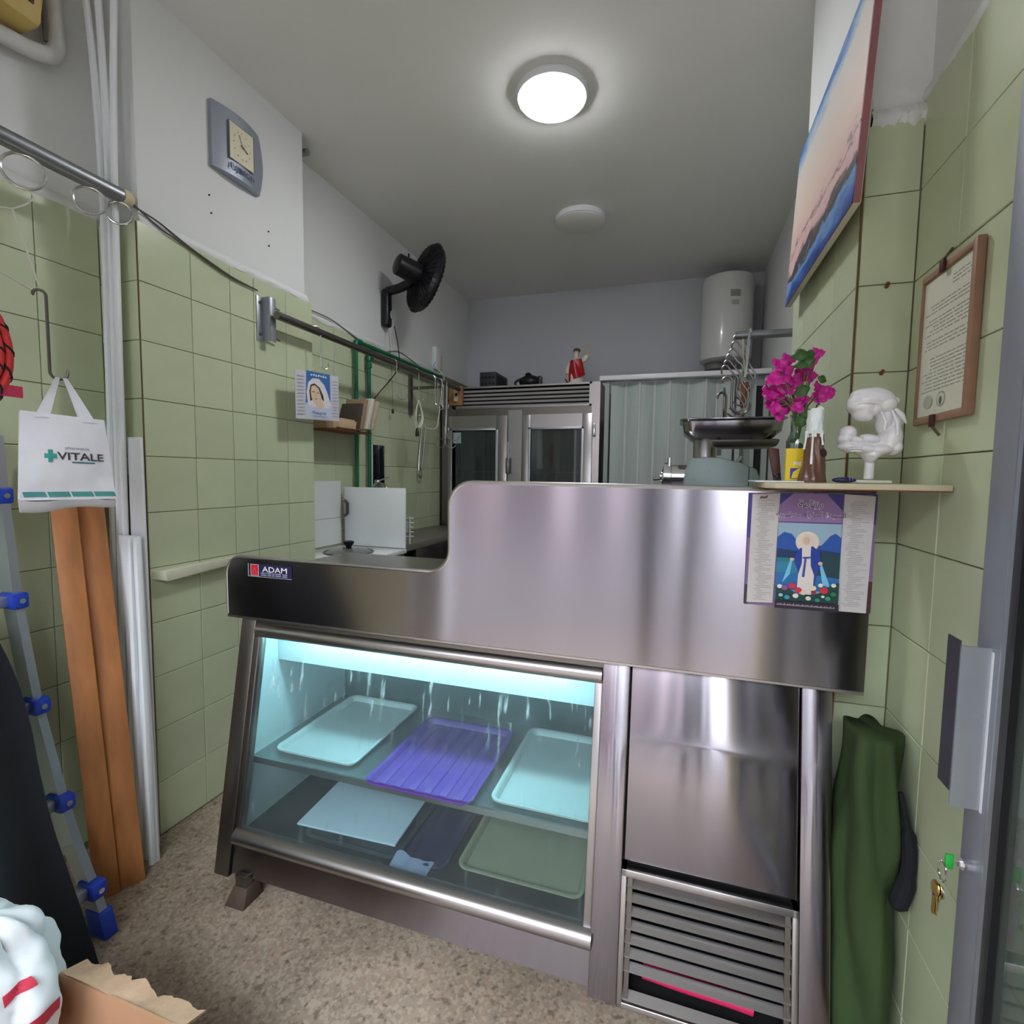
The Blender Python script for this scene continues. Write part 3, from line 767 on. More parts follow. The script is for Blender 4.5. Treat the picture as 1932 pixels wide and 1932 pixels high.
# black cloth over something beside the ladder
def cloth(u, v):
    # u along y (0 near camera side .. 1 far), v from top to floor; then round the back
    y = .30+.585*min(1, u*1.0)
    z = .98*(1-v)
    x = -1.735+.275*v**1.15 + .05*math.sin(u*math.pi) - .16*max(0, .35-v)**1.5*3
    f = .022*math.sin(u*17+v*2.2)*(.25+v)+.03*noise.noise((u*3, v*3, 1))
    z += -.05*max(0, u-.75)*4*(1-v)+.015*noise.noise((u*6, 3, 0))*(1-v)
    return Vector((x+f, y+.01*math.sin(v*9), max(.001, z)))
mb = MB().grid(cloth, 46, 36)
mb.grid(lambda u, v: cloth(u, v)+Vector((-.06, 0, 0)), 46, 36)
for uu in (0, 1):
    mb.grid(lambda u, v, uu=uu: cloth(uu, v)+Vector((-.06*u, 0, 0)), 4, 36)
mb.grid(lambda u, v: cloth(u, 0)+Vector((-.06*v, 0, .02*math.sin(math.pi*v))), 46, 5)
mb.build('black_cloth', BLACKC, label='large black cloth draped to the floor in front of the ladder', cat='cloth', smooth=True, angle=80)

# cardboard box and white bag
cb = thing('cardboard_box', 'open brown cardboard box with torn flaps at the lower left', 'box', (-1.13, .52, 0))
bx0, bx1, by0, by1, bz = -1.36, -.90, .30, .695, .245
box('box_wall', (bx0, by1-.006, 0), (bx1, by1, bz), CARD, cb); box('box_wall', (bx0, by0, 0), (bx1, by0+.006, bz), CARD, cb)
box('box_wall', (bx0, by0+.006, 0), (bx0+.006, by1-.006, bz), CARD, cb); box('box_wall', (bx1-.006, by0+.006, 0), (bx1, by1-.006, bz), CARD, cb)
box('box_bottom', (bx0+.006, by0+.006, 0), (bx1-.006, by1-.006, .006), CARD, cb)
def flap(u, v):
    w = .055+.018*noise.noise((u*9, 2, 0))+.008*noise.noise((u*40, 5, 1))
    return Vector((bx0+.1+(bx1-bx0-.1)*u, by1-.003+w*v, bz+.004*math.sin(u*7)-.02*v+.012*v*noise.noise((u*5, 0, 7))))
def flap_(mb, fn, th):
    mb.grid(fn, 40, 6); mb.grid(lambda u, v: fn(u, v)-Vector((0, 0, th)), 40, 6); return mb
flap_(MB(), flap, .004).build('flap', CARDE, cb, smooth=True)
def flap2(u, v):
    w = .10+.03*noise.noise((u*7, 9, 0))
    return Vector((bx1-.003+w*v, by0+(by1-by0)*u, bz-.03*v))
flap_(MB(), flap2, .004).build('flap', CARDE, cb, smooth=True)
# white bag on the box
def bagh(u, v):
    a = u*2*math.pi; r = math.sin(min(1, v*1.02)*math.pi*.5)**.9
    pl_ = abs(math.sin(a*3.5+2.2*noise.noise((math.cos(a)*1.3, math.sin(a)*1.3, v*1.5))))
    k = .022*(pl_**.6-.5)*min(1, v*4)+.030*noise.noise((math.cos(a)*1.7, math.sin(a)*1.7, v*3.2))
    k += .012*abs(noise.noise((math.cos(a)*4, math.sin(a)*4, v*7)))
    rr = .142*r+k*min(1, v*3)
    return Vector((-1.315+.03*(1-v)+rr*math.cos(a), .56+rr*math.sin(a), .485-.285*v**1.5+.02*noise.noise((math.cos(a)*2+9, math.sin(a)*2, v*4))))
wb = thing('white_bag', 'crumpled white cloth bag with red print on the cardboard box', 'bag', (-1.285, .56, .2))
MB().grid(bagh, 110, 44, True).build('bag_body', WHITEC, wb, smooth=True, angle=50)
for (a0, v0, da, dv) in ((6.25, .60, .32, .06), (6.35, .80, .40, .07), (5.75, .45, .3, .05)):
    MB().grid(lambda a, b: bagh((a0+da*a)/(2*math.pi), v0+dv*b)+Vector((.002, .0, .003)), 8, 5).build('red_print', flatm((196, 50, 72)), wb, smooth=True)

# yellow box and sheathed pipe on the recess wall, top left
yb = thing('junction_box', 'aged yellow plastic box on the wall in the upper left corner', 'box', (-1.90, 1.06, 2.68))
MB().hexa([(-1.95, .90, 2.66), (-1.84, .90, 2.66), (-1.84, 1.10, 2.66), (-1.95, 1.10, 2.66), (-1.95, .90, 2.95), (-1.84, .90, 2.95), (-1.84, 1.135, 2.95), (-1.95, 1.135, 2.95)]).build('box_body', YELLOW, yb, bevel=.02)
box('switch', (-1.842, 1.052, 2.712), (-1.836, 1.078, 2.738), BLACKP, yb, bevel=.002)
MB().tube(bez([(-1.93, .80, 2.585), (-1.925, .95, 2.60), (-1.92, 1.04, 2.62), (-1.92, 1.12, 2.635), (-1.925, 1.175, 2.67), (-1.93, 1.185, 2.76), (-1.935, 1.17, 2.99)]), .024, 12).build('sheathed_pipe', mat('pipe_lagging', (206, 206, 204), .9, var=.12, scale=20, bump=.6, bscale=30, bdist=.006), label='fat white lagged pipe bending under the yellow box', cat='pipe', smooth=True)
MB().tube(bez([(-1.93, 1.13, 2.99), (-1.925, 1.14, 2.86), (-1.92, 1.15, 2.76), (-1.925, 1.155, 2.69)]), .006, 6).build('grey_cable', mat('grey_cable', (112, 108, 104), .7), label='thin grey cable hanging beside the yellow box', cat='cable', smooth=True)

# wall clock
CY0, CY1, CZ0, CZ1 = 1.617, 1.853, 2.553, 2.803
clk = thing('wall_clock', 'square silver wall clock with a cream dial on the left plaster', 'clock', (XL, 1.735, 2.55))
CGREY = mat('silver_paint', (150, 156, 168), .4, .35, var=.03)
def body(u, v):
    y = CY0+(CY1-CY0)*u; bow = .022*math.sin(math.pi*v)
    yy = y+(bow if u > .5 else 0)*(u-.5)*2
    return Vector((XL-.010+.036*math.sin(math.pi*(.12+.76*u)), yy, CZ0+(CZ1-CZ0)*v))
mb = MB().grid(body, 17, 17)
mb.grid(lambda u, v: Vector((XL-.013, body(u, v).y, body(u, v).z)), 17, 17)
for k in (0, 1):
    mb.grid(lambda u, v, k=k: Vector((XL-.013, body(k, v).y, body(k, v).z)).lerp(body(k, v), u), 2, 17)
    mb.grid(lambda u, v, k=k: Vector((XL-.013, body(v, k).y, body(v, k).z)).lerp(body(v, k), u), 2, 17)
mb.build('clock_case', CGREY, clk, smooth=True)
xd = XL+.0275
dial = Frame((xd, CY0+.062, CZ0+.062), (0,1,0), (0,0,1), .118, .142, clk)
dial.rect('dial_recess', -.03, -.02, 1.05, 1.02, (110, 112, 124))
dial.rect('dial', 0, 0, 1, 1, (222, 214, 186))
for h in range(12):
    a = R(90-30*h); dial.disc('hour_mark', .5+.36*math.cos(a), .5+.36*math.sin(a), .022, .018, (150, 146, 128), 8)
def hand(name, ang, ln, w, col):
    a = R(ang); dx, dy = math.cos(a), math.sin(a)*.83
    px_, py_ = -math.sin(a)*w, math.cos(a)*w*.83
    dial.poly(name, [(.5-dx*.06+px_, .5-dy*.06+py_), (.5-dx*.06-px_, .5-dy*.06-py_), (.5+dx*ln-px_, .5+dy*ln-py_), (.5+dx*ln+px_, .5+dy*ln+py_)], col)
hand('minute_hand', 113, .34, .012, (60, 56, 50)); hand('hour_hand', -28, .26, .017, (50, 46, 42)); hand('second_hand', 35, .25, .006, (170, 164, 150))
text('brand_lettering', 'FUJIBRON', .030, (XL+.0285, 1.738, CZ0+.022), (0,1,0), (0,0,1), flatm((40, 62, 104)), clk, sx=.92, bold=.0006)

# pipe stub by the ceiling behind the clock pier
MB().tube([(-1.93, 2.20, 2.95), (-1.80, 2.20, 2.945)], .016, 10).build('pipe_stub', GALV, label='short grey pipe stub under the ceiling behind the pier', cat='pipe', smooth=True)

# cable from the rail to the bracket, two strands
for k, lab in ((0, 'upper thin black cable sagging along the left tiled pier'), (1, 'lower thin black cable sagging along the left tiled pier')):
    pts = [(px, py) for px, py in ((250, 378+k*8), (300, 420+k*9), (352, 462+k*3), (400, 497+k*3), (440, 524+k*2), (486, 548))]
    MB().tube(bez([(RX+.015, 1.30, RZ-.02+.006*k)]+[at(px, py, 0, XL+.008) for px, py in pts[1:]]), .0032, 6).build('thin_cable', mat('dark_cable', (70, 66, 56), .6), label=lab, cat='cable', smooth=True)

# angle bracket and rear rail
X2, Z2 = -1.70, 2.045
br_ = thing('angle_bracket', 'upright steel angle bracket bolted to the left pier holding the rail', 'bracket', (-1.74, 1.80, 1.93))
by_ = at(485, 592, 0, XL+.006).y; bq = by_+.036; bxo = -1.728
box('plate', (XL, by_, 1.935), (XL+.006, bq, 2.125), ALU, br_, bevel=.001)
box('plate', (XL+.006, bq-.006, 1.935), (bxo, bq, 2.125), ALUG, br_, bevel=.001)
box('plate', (bxo-.006, bq, 1.935), (bxo, bq+.03, 2.125), ALU, br_, bevel=.001)
for zz in (1.962, 2.098):
    MB().lathe([(.007, 0), (.007, .004)], 10, (XL+.006, by_+.016, zz), rot_to((1,0,0))).build('bolt', DSTEEL, br_)
    MB().tube([(-1.75, bq, zz), (-1.75, bq+.075, zz-.008)], .004, 6).build('bolt', DSTEEL, br_)
rl = thing('hanging_rail', 'slim dark steel rail with hooks along the left rear wall', 'rail', (X2, 2.8, Z2))
MB().tube([(X2, bq+.004, Z2), (X2, 3.84, Z2)], .018, 14).build('pipe', DSTEEL, rl, smooth=True)
box('rail_support', (XLB+.0, 3.42, 1.80), (XLB+.02, 3.46, 2.09), DSTEEL, rl); box('rail_support', (XLB+.02, 3.43, 1.985), (X2+.03, 3.45, 2.005), DSTEEL, rl)

# calendar with a veiled woman hanging from the rail
HG = 'hooks on the left rear rail'
shook('meat_hook', 'steel S-hook holding the veiled woman calendar', (X2, 2.12, Z2), .155, .02, .003, R(70), rtop=.024, group=HG)
cal = thing('hanging_calendar', 'small paper calendar with a veiled woman hanging by the left rail', 'calendar', (X2, 2.12, 1.60))
cf0 = Vector((-1.685, 1.955, 1.605)); cu_ = Vector((0, 1, .06)); cv_ = Vector((.02, -.02, 1))
fr = Frame(cf0, cu_, cv_, .315, .228, cal)
fr.k = 0
MB().prism([fr.P(a, b)-fr.n*.004 for a, b in ((0,0),(1,0),(.985,1.0),(-.01,.98))], fr.n*.004).build('calendar_sheet', flatm((206, 206, 216)), cal)
fr.poly('picture_panel', [(.20,.30),(.78,.27),(.77,1.0),(.22,1.0)], (62, 112, 176))
fr.poly('picture_panel', [(.20,.02),(.80,.02),(.78,.32),(.20,.34)], (196, 206, 226))
fr.poly('veil', [(.25,.30),(.22,.55),(.26,.76),(.36,.86),(.50,.87),(.62,.76),(.70,.60),(.79,.34),(.74,.26),(.30,.26)], (222, 220, 226))
fr.poly('hair', [(.30,.38),(.28,.58),(.31,.72),(.40,.76),(.52,.68),(.60,.52),(.62,.40),(.5,.5)], (72, 54, 44))
fr.poly('face', [(.33,.44),(.31,.58),(.33,.69),(.40,.72),(.49,.66),(.54,.52),(.58,.40),(.62,.30),(.50,.22),(.44,.26),(.42,.34),(.38,.35)], (222, 196, 170))
fr.poly('face_detail', [(.335,.57),(.40,.575),(.40,.59),(.335,.585)], (90, 70, 60)); fr.poly('face_detail', [(.45,.565),(.50,.55),(.50,.565),(.45,.58)], (90, 70, 60))
fr.poly('face_detail', [(.41,.43),(.45,.425),(.45,.44),(.41,.44)], (186, 110, 100)); fr.poly('face_detail', [(.41,.49),(.43,.485),(.425,.55)], (196, 164, 140))
fr.multi('heading', [[(.30+.055*i, .915+.012*math.sin(i*2)), (.335+.055*i, .90), (.345+.055*i, .935+.02*(i % 2)), (.31+.055*i, .945)] for i in range(7)], (222, 226, 238)); fr.txt('caption', 'Medjugorje', .5, .12, .022, (86, 120, 170))
fr.rect('caption_rule', .34, .07, .70, .08, (140, 156, 190))
fr.multi('month_grid', [[(.02,.1+.07*i), (.17,.1+.07*i), (.17,.115+.07*i), (.02,.115+.07*i)] for i in range(12)]+[[(.82,.1+.07*i), (.96,.1+.07*i), (.96,.115+.07*i), (.82,.115+.07*i)] for i in range(12)], (184, 186, 200))
for s in (.33, .62):
    MB().tube(bez([fr.P(s, 1.0), fr.P(.47, 1.14), Vector((X2+.015, 2.161, Z2-.173))], 5), .0012, 5).build('string', mat('white_string', (206, 204, 190), .8), cal)

# rail bag of papers behind the calendar
pb = thing('paper_stack', 'bundle of brown papers and card leaning behind the small calendar', 'papers', (-1.86, 2.5, 1.60))
for i, (y0, y1, x0, z0, z1, c, sl) in enumerate(((2.34, 2.56, -1.905, 1.60, 1.66, (176, 150, 118), 0), (2.36, 2.62, -1.89, 1.605, 1.65, (190, 164, 130), .01), (2.55, 2.585, -1.88, 1.61, 1.79, (150, 126, 100), .05),
                                                 (2.60, 2.63, -1.87, 1.615, 1.80, (206, 198, 184), .06), (2.645, 2.675, -1.865, 1.615, 1.79, (178, 166, 146), .06), (2.52, 2.545, -1.88, 1.61, 1.76, (70, 62, 56), .04))):
    MB().hexa([(x0, y0, z0), (x0+.13, y0, z0), (x0+.13, y1, z0), (x0, y1, z0), (x0, y0+sl, z1), (x0+.13, y0+sl, z1), (x0+.13, y1+sl, z1), (x0, y1+sl, z1)]).build('card_sheet', flatm(c, .8), pb, bevel=.003)
box('bracket_shelf', (XLB, 2.34, 1.592), (-1.77, 2.70, 1.60), BROWNW, pb)

# green water pipes
def gpipe(label, y, z0, zt_, yend):
    t = thing('green_pipe', label, 'pipe', (-1.90, y, z0))
    MB().tube([(-1.90, y, z0), (-1.90, y, zt_-.02)], .0125, 12).build('riser', GREENP, t, smooth=True)
    MB().tube([(-1.90, y, zt_), (-1.90, yend, zt_)], .0125, 12).build('horizontal_run', GREENP, t, smooth=True)
    MB().tube([(-1.90, y, zt_-.045), (-1.90, y, zt_-.008), (-1.90, y+.012, zt_), (-1.90, y+.05, zt_)], .0185, 12).build('elbow', GREENP, t, smooth=True)
gpipe('left green plastic water pipe turning along the tile top', 2.73, .93, 2.165, 3.92)
gpipe('right green plastic water pipe running below the other', 2.868, .93, 2.115, 3.92)
MB().tube([(-1.90, 2.868, 2.03), (-1.90, 2.868, 2.06)], .019, 12).build('pipe_sleeve', GREENP, bpy.data.objects['green_pipe.001'], smooth=True)

# wall fan
fan = thing('wall_fan', 'black wall fan turned away on the left rear wall', 'fan', (XLB, 3.10, 2.33))
MB().box((XLB-.012, 3.065, 2.345), (XLB+.05, 3.135, 2.60)).build('wall_mount', BLACKP, fan, bevel=.025, bseg=3)
MB().tube(bez([(XLB+.03, 3.10, 2.585), (-1.80, 3.10, 2.60), (-1.70, 3.08, 2.625)], 6), [.03]*12+[.024], 12).build('arm', BLACKP, fan, smooth=True)
MB().lathe([(.028, 0), (.03, .006), (.012, .008)], 16, (XLB+.048, 3.115, 2.43), rot_to((1, .2, 0))).build('control_panel', mat('grey_dial', (170, 170, 172), .4), fan, smooth=True)
fc = Vector((-1.625, 3.11, 2.645)); fn_ = Vector((.57, .78, -.23)).normalized(); fm = rot_to(fn_)
MB().lathe([(.05, -.21), (.066, -.20), (.07, -.10), (.064, -.03), (.05, -.02)], 20, fc, fm).build('motor_housing', BLACKP, fan, smooth=True)
MB().lathe([(.075, -.05), (.14, -.045), (.205, -.028), (.222, 0), (.205, .03), (.13, .052), (.05, .056)], 40, fc, fm).build('cage_shell', mat('black_cage', (20, 20, 24), .3, var=.1), fan, smooth=True)
for q in range(40):
    a = 2*math.pi*q/40; pr_ = [(.07, -.052), (.14, -.048), (.207, -.03), (.226, 0), (.208, .032), (.13, .054), (.03, .06)]
    MB().tube([fc+fm@Vector((r_*math.cos(a), r_*math.sin(a), z_)) for r_, z_ in pr_], .0022, 5).build('cage_wire', BLACKP, fan, smooth=True)
MB().tube([fc+fm@Vector((.224*math.cos(2*math.pi*k/40), .224*math.sin(2*math.pi*k/40), 0)) for k in range(40)], .007, 8, closed=True).build('cage_rim', BLACKP, fan, smooth=True)
MB().tube([fc+fm@Vector((0, 0, -.12))+Vector((0, 0, .06)), fc+fm@Vector((0, 0, -.12))+Vector((0, 0, .10))], .006, 8).build('oscillation_knob', BLACKP, fan, smooth=True)
MB().tube(bez([(XLB+.03, 3.10, 2.36), (XLB+.035, 3.13, 2.1), (XLB+.04, 3.14, 1.79)], 6), .0015, 5).build('pull_cord', mat('cord_grey', (90, 88, 80), .7), fan)
MB().lathe([(.002, .03), (.008, .02), (.009, 0), (.003, -.004)], 10, (XLB+.04, 3.14, 1.775)).build('cord_knob', BLACKP, fan, smooth=True)
MB().tube(bez([at(744, 615, 0, -1.89), at(752, 660, 0, -1.87), at(750, 697, 0, -1.80), at(712, 745, 0, -1.80), at(680, 785, 0, -1.82), at(655, 797, 0, -1.82)], 8), .0035, 6).build('fan_cable', BLACKP, fan, smooth=True)
# surface cable along the top of the tiles
MB().tube(bez([at(px, py, 0, XLB+.006) for px, py in ((588, 586), (625, 603), (665, 632), (700, 657), (725, 664), (750, 663), (772, 676), (800, 700))], 6), .004, 6).build('surface_cable', mat('wall_cable', (128, 126, 116), .7), label='grey cable run along the top edge of the left rear tiles', cat='cable', smooth=True)

# hooks on the rear rail
shook('meat_hook', 'single open S-hook near the middle of the left rear rail', (X2, 2.83, Z2), .19, .034, .003, R(40), rtop=.022, group=HG)
shook('meat_hook', 'steel S-hook carrying the coiled white cable', (X2, 3.12, Z2), .17, .018, .003, R(55), rtop=.022, group=HG)
for i, (y, L_, a) in enumerate(((3.36, .17, 20), (3.40, .19, 50), (3.44, .15, 80), (3.475, .18, 35), (3.51, .16, 65))):
    shook('meat_hook', ['first', 'second', 'third', 'fourth', 'fifth'][i]+' of five short S-hooks bunched at the far end of the left rail', (X2, y, Z2), L_, .024, .003, R(a), rtop=.022, group=HG)
# two-armed hooks
def grapnel(label, c, L_, s):
    t = thing('double_hook', label, 'hook', c, 'double hooks at the rail end')
    c = Vector(c); low = c-Vector((0, 0, L_))
    MB().tube(arc(c, .022, 190, -10, (0, 1, 0), (0, 0, 1), 8)+[c+Vector((0, .022, -.03)), low], .0036, 7).build('shank', WIRE, t, smooth=True)
    for d in (1, -1):
        u = Vector((.55, .83*d, 0)) if d > 0 else Vector((-.3, -.95, 0))
        MB().tube([low+Vector((0, 0, .05))]+arc(low+u*s, s, 180, 345, u, (0, 0, 1), 9), [.0036]*10+[.0015], 7).build('prong', WIRE, t, smooth=True)
grapnel('upper bright double-pronged hook hanging at the far end of the left rail', (X2, 3.60, Z2), .36, .065)
grapnel('lower bright double-pronged hook hanging at the far end of the left rail', (X2+.02, 3.54, Z2), .44, .05)
# coiled white cable with black plug
wc = thing('white_cable', 'coiled white power cable with a black plug on a rail hook', 'cable', (X2, 3.14, 1.66))
WCAB = mat('white_cable', (214, 214, 198), .5)
c0 = Vector((X2+.01, 3.14, Z2-.19))
for i in range(3):
    MB().tube(bez([c0, c0+Vector((.01*i, -.05-.012*i, -.10)), c0+Vector((0, -.035+.02*i, -.185)), c0+Vector((.01, .03+.01*i, -.12)), c0+Vector((0, .01, -.005))], 6), .004, 6).build('cable_loop', WCAB, wc, smooth=True)
MB().tube(bez([c0, c0+Vector((0, .05, -.09)), at(783, 785, 0, X2), at(800, 805, 0, X2), at(822, 808, 0, X2), at(828, 785, 0, X2), at(833, 735, 0, X2), at(838, 715, 0, X2), at(832, 703, 0, X2+.0), at(818, 690, 0, -1.85), at(822, 683, 0, -1.90)], 7), .004, 6).build('cable_run', WCAB, wc, smooth=True)
MB().lathe([(.005, .055), (.010, .045), (.013, .02), (.013, 0)], 10, c0+Vector((0, -.02, -.245))).build('plug', BLACKP, wc, smooth=True)
MB().tube([c0+Vector((0, -.02, -.19)), c0+Vector((0, -.01, -.08))], .0035, 6).build('plug_lead', BLACKP, wc)
for d in (-.005, .005): MB().tube([c0+Vector((0, -.02+d, -.245)), c0+Vector((0, -.02+d, -.262))], .002, 6).build('plug_pin', CHROME, wc)
# wall socket
so = thing('wall_socket', 'pale plastic socket box on the left rear wall above the rail', 'socket', (XLB, 3.7, 2.26))
p = at(823, 678, 0, XLB)
MB().box((XLB-.012, p.y-.06, p.z-.09), (XLB+.03, p.y+.03, p.z+.09)).build('socket_box', WHITEP, so, bevel=.006)
MB().box((XLB-.012, p.y+.05, p.z-.07), (XLB+.02, p.y+.085, p.z+.05)).build('side_box', CREAM, so, bevel=.004)
# tongs on the tile
tg = thing('kitchen_tongs', 'long steel tongs hanging flat on the tiles left of the fridge', 'tongs', (-1.9, 3.6, 1.35))
pa, pb_ = at(797, 800, 0, -1.90), at(790, 890, 0, -1.90)
MB().tube([pa, at(791, 860, 0, -1.90), pb_], [.006, .007, .004], 8).build('tong_arm', WIRE, tg, smooth=True)
MB().tube([at(803, 802, 0, -1.90), at(799, 860, 0, -1.90), at(794, 892, 0, -1.90)], [.006, .007, .004], 8).build('tong_arm', WIRE, tg, smooth=True)
cc = at(793, 893, 0, -1.90)
MB().tube([cc+Vector((0, .03*math.cos(k*.449), .035*math.sin(k*.449))) for k in range(14)], .006, 7, closed=True).build('tong_tip', WIRE, tg, smooth=True)
MB().tube([at(793, 785, 0, XLB), at(795, 790, 0, -1.90), at(800, 797, 0, -1.90)], .004, 6).build('wall_hook', WIRE, tg, smooth=True)
# dark mirror
mr = thing('wall_mirror', 'narrow dark mirror with a white edge on the left rear tiles', 'mirror', (XLB, 3.0, 1.27))
MB().box((XLB, 2.93, 1.27), (XLB+.012, 3.075, 1.545)).build('mirror_glass', mat('dark_mirror', (30, 34, 36), .08, .3), mr, bevel=.001)
MB().box((XLB, 2.915, 1.27), (XLB+.014, 2.93, 1.545)).build('mirror_edge', WHITEP, mr)
# tap
tp = thing('water_tap', 'small chrome tap below the mirror behind the white board', 'tap', (-1.9, 2.95, 1.20))
p = at(712, 912, 0, -1.88)
MB().tube([p+Vector((-.04, 0, -.03)), p, p+Vector((.06, 0, -.01)), p+Vector((.075, 0, -.05))], .012, 10).build('spout', CHROME, tp, smooth=True)
MB().ell(p+Vector((0, 0, .01)), (.02, .02, .018)).build('valve', CHROME, tp, smooth=True)
MB().tube([p+Vector((.01, .01, .02)), p+Vector((.03, .09, .04))], .004, 6).build('lever', CHROME, tp, smooth=True)
# white splash panels, stove, slab
struct('trim_1', (XLB, 2.345, 1.09), (XLB+.006, 2.60, 1.308), WHITEE, wlb)
struct('trim_2', (XLB, 2.345, .93), (XLB+.006, 2.60, 1.087), WHITEE, wlb)
sb = thing('splash_board', 'free-standing white board behind the stove', 'board', (-1.70, 2.605, .92))
MB().box((-1.90, 2.60, .921), (-1.487, 2.612, 1.272)).build('board_panel', WHITEE, sb, bevel=.002)
MB().tube([(-1.895, 2.596, 1.10), (-1.875, 2.59, 1.115), (-1.875, 2.59, 1.175), (-1.895, 2.596, 1.19)], .01, 8).build('grip', DSTEEL, sb, smooth=True)
st = thing('gas_stove', 'small white stove with its lid surface beside the left wall', 'stove', (-1.70, 2.40, 0))
MB().box((-1.90, 2.21, .0), (-1.49, 2.595, .895)).build('stove_body', mat('grey_enamel', (116, 118, 112), .4), st, bevel=.003)
MB().box((-1.91, 2.18, .895), (-1.475, 2.598, .92)).build('stove_top', WHITEE, st, bevel=.005)
li = thing('pot_lid', 'glass pot lid with a black knob lying on the white stove', 'lid', (-1.705, 2.34, .92))
lc = (-1.70, 2.36, .92)
MB().lathe([(.132, 0), (.135, .004), (.132, .008), (.124, .008), (.124, 0)], 40, lc).build('lid_rim', DSTEEL, li, smooth=True)
MB().lathe([(.124, .004), (.10, .014), (.06, .021), (.02, .023), (.02, .021), (.06, .018), (.10, .011), (.122, .001)], 40, lc).build('lid_glass', mat('smoked_glass', (150, 156, 150), .05, trans=.6, var=0), li, smooth=True)
MB().lathe([(.014, .022), (.016, .035), (.028, .05), (.03, .06), (.022, .064)], 20, lc).build('knob', BLACKP, li, smooth=True)
wt = thing('stone_worktop', 'grey stone worktop slab beyond the white stove', 'worktop', (-1.7, 3.2, .0))
MB().box((-1.925, 2.66, .885), (-1.535, 3.86, .925)).build('slab', STONE, wt, bevel=.003)
MB().box((-1.925, 2.70, .0), (-1.60, 2.74, .885)).build('support', DSTEEL, wt)
MB().box((-1.925, 3.80, .0), (-1.60, 3.84, .885)).build('support', DSTEEL, wt)
MB().box((-1.90, 2.95, .72), (-1.60, 3.55, .885)).build('sink_bowl', DSTEEL, wt, bevel=.04)
rk = thing('plate_rack', 'white wire plate rack peeking out behind the white board', 'rack', (-1.5, 2.80, .93))
for i in range(5):
    MB().tube([(-1.62, 2.75, .97+.028*i), (-1.53, 2.78, .97+.028*i)], .004, 6).build('rack_wire', WHITEP, rk, smooth=True)
for x in (-1.60, -1.55): MB().tube([(x, 2.765, .925), (x, 2.765, 1.095)], .005, 6).build('rack_post', WHITEP, rk, smooth=True)
# ledge on the pier
MB().hexa([(XL, 1.315, .965), (-1.735, 1.345, .955), (-1.735, 1.70, .975), (XL, 1.70, .975), (XL, 1.315, .995), (-1.735, 1.33, .995), (-1.735, 1.70, 1.0), (XL, 1.70, 1.0)]).build('wall_ledge', mat('cream_paint', (206, 206, 182), .6, var=.1, scale=30), label='chipped cream painted wooden ledge on the left tiled pier', cat='ledge', bevel=.003)

# ------------------------------------------------------------------ back of the shop
FY = 3.93
fd = thing('upright_fridge', 'tall stainless two-door display fridge against the back wall', 'fridge', (-1.24, 4.24, 0))
fx0, fx1, fz = -1.895, -.572, 2.075
for n, lo, hi in (('side_panel', (fx0, FY+.03, 0), (fx0+.04, YB-.01, fz)), ('side_panel', (fx1-.04, FY+.03, 0), (fx1, YB-.01, fz)), ('back_panel', (fx0+.04, YB-.05, 0), (fx1-.04, YB-.01, fz)),
                  ('top_panel', (fx0+.04, FY+.03, fz-.05), (fx1-.04, YB-.05, fz)), ('plinth', (fx0+.04, FY+.03, 0), (fx1-.04, YB-.05, .12))):
    box(n, lo, hi, DSTEEL, fd)
gl_, gr_, gt_, gb_ = -1.80, at(1117, 740, 1, FY).x, 2.075, at(1000, 768, 1, FY).z
box('grille_back', (gl_, FY+.03, gb_), (gr_, FY+.035, gt_-.01), DARK, fd)
for n, lo, hi in (('grille_frame', (gl_, FY, gt_-.014), (gr_, FY+.03, gt_)), ('grille_frame', (gl_, FY, gb_), (gr_, FY+.03, gb_+.012)), ('grille_frame', (gl_, FY, gb_), (gl_+.012, FY+.03, gt_)), ('grille_frame', (gr_-.02, FY, gb_), (gr_, FY+.03, gt_))):
    box(n, lo, hi, STEEL2, fd)
for i in range(5):
    z = gt_-.03-(gt_-gb_-.035)*i/4.6
    MB().hexa([(gl_+.012, FY+.006, z-.017), (gr_-.02, FY+.006, z-.017), (gr_-.02, FY+.01, z-.017), (gl_+.012, FY+.01, z-.017), (gl_+.012, FY+.0, z), (gr_-.02, FY+.0, z), (gr_-.02, FY+.004, z), (gl_+.012, FY+.004, z)]).build('grille_slat', mat('grille_paint', (172, 168, 168), .45, .3, var=.03), fd)
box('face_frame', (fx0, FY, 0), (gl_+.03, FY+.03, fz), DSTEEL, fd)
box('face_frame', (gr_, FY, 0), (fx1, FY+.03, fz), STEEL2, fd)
box('face_frame', (gl_+.03, FY+.008, gb_-.10), (gr_, FY+.03, gb_), DSTEEL, fd)
FGL = mat('fridge_glass', (128, 140, 140), .03, trans=.85, var=0, ior=1.45)
def fdoor(x0, x1, gx0, gx1, gz1, hs):
    d = box('door', (x0, FY-.012, .15), (gx0, FY+.02, gb_-.06), STEEL2, fd, bevel=.003)
    box('door_stile', (gx1, FY-.012, .15), (x1, FY+.02, gb_-.06), STEEL2, d, bevel=.003)
    box('door_rail', (gx0, FY-.012, gz1), (gx1, FY+.02, gb_-.06), STEEL2, d)
    box('door_rail', (gx0, FY-.012, .15), (gx1, FY+.02, .30), STEEL2, d)
    for a, b in (((gx0-.012, FY-.018, .30), (gx0+.006, FY-.01, gz1+.012)), ((gx1-.006, FY-.018, .30), (gx1+.012, FY-.01, gz1+.012)), ((gx0-.012, FY-.018, gz1-.006), (gx1+.012, FY-.01, gz1+.012))):
        box('glazing_bead', a, b, ALU, d, bevel=.002)
    box('glass', (gx0, FY, .30), (gx1, FY+.006, gz1), FGL, d)
    return d
gz = at(900, 811, 1, FY).z
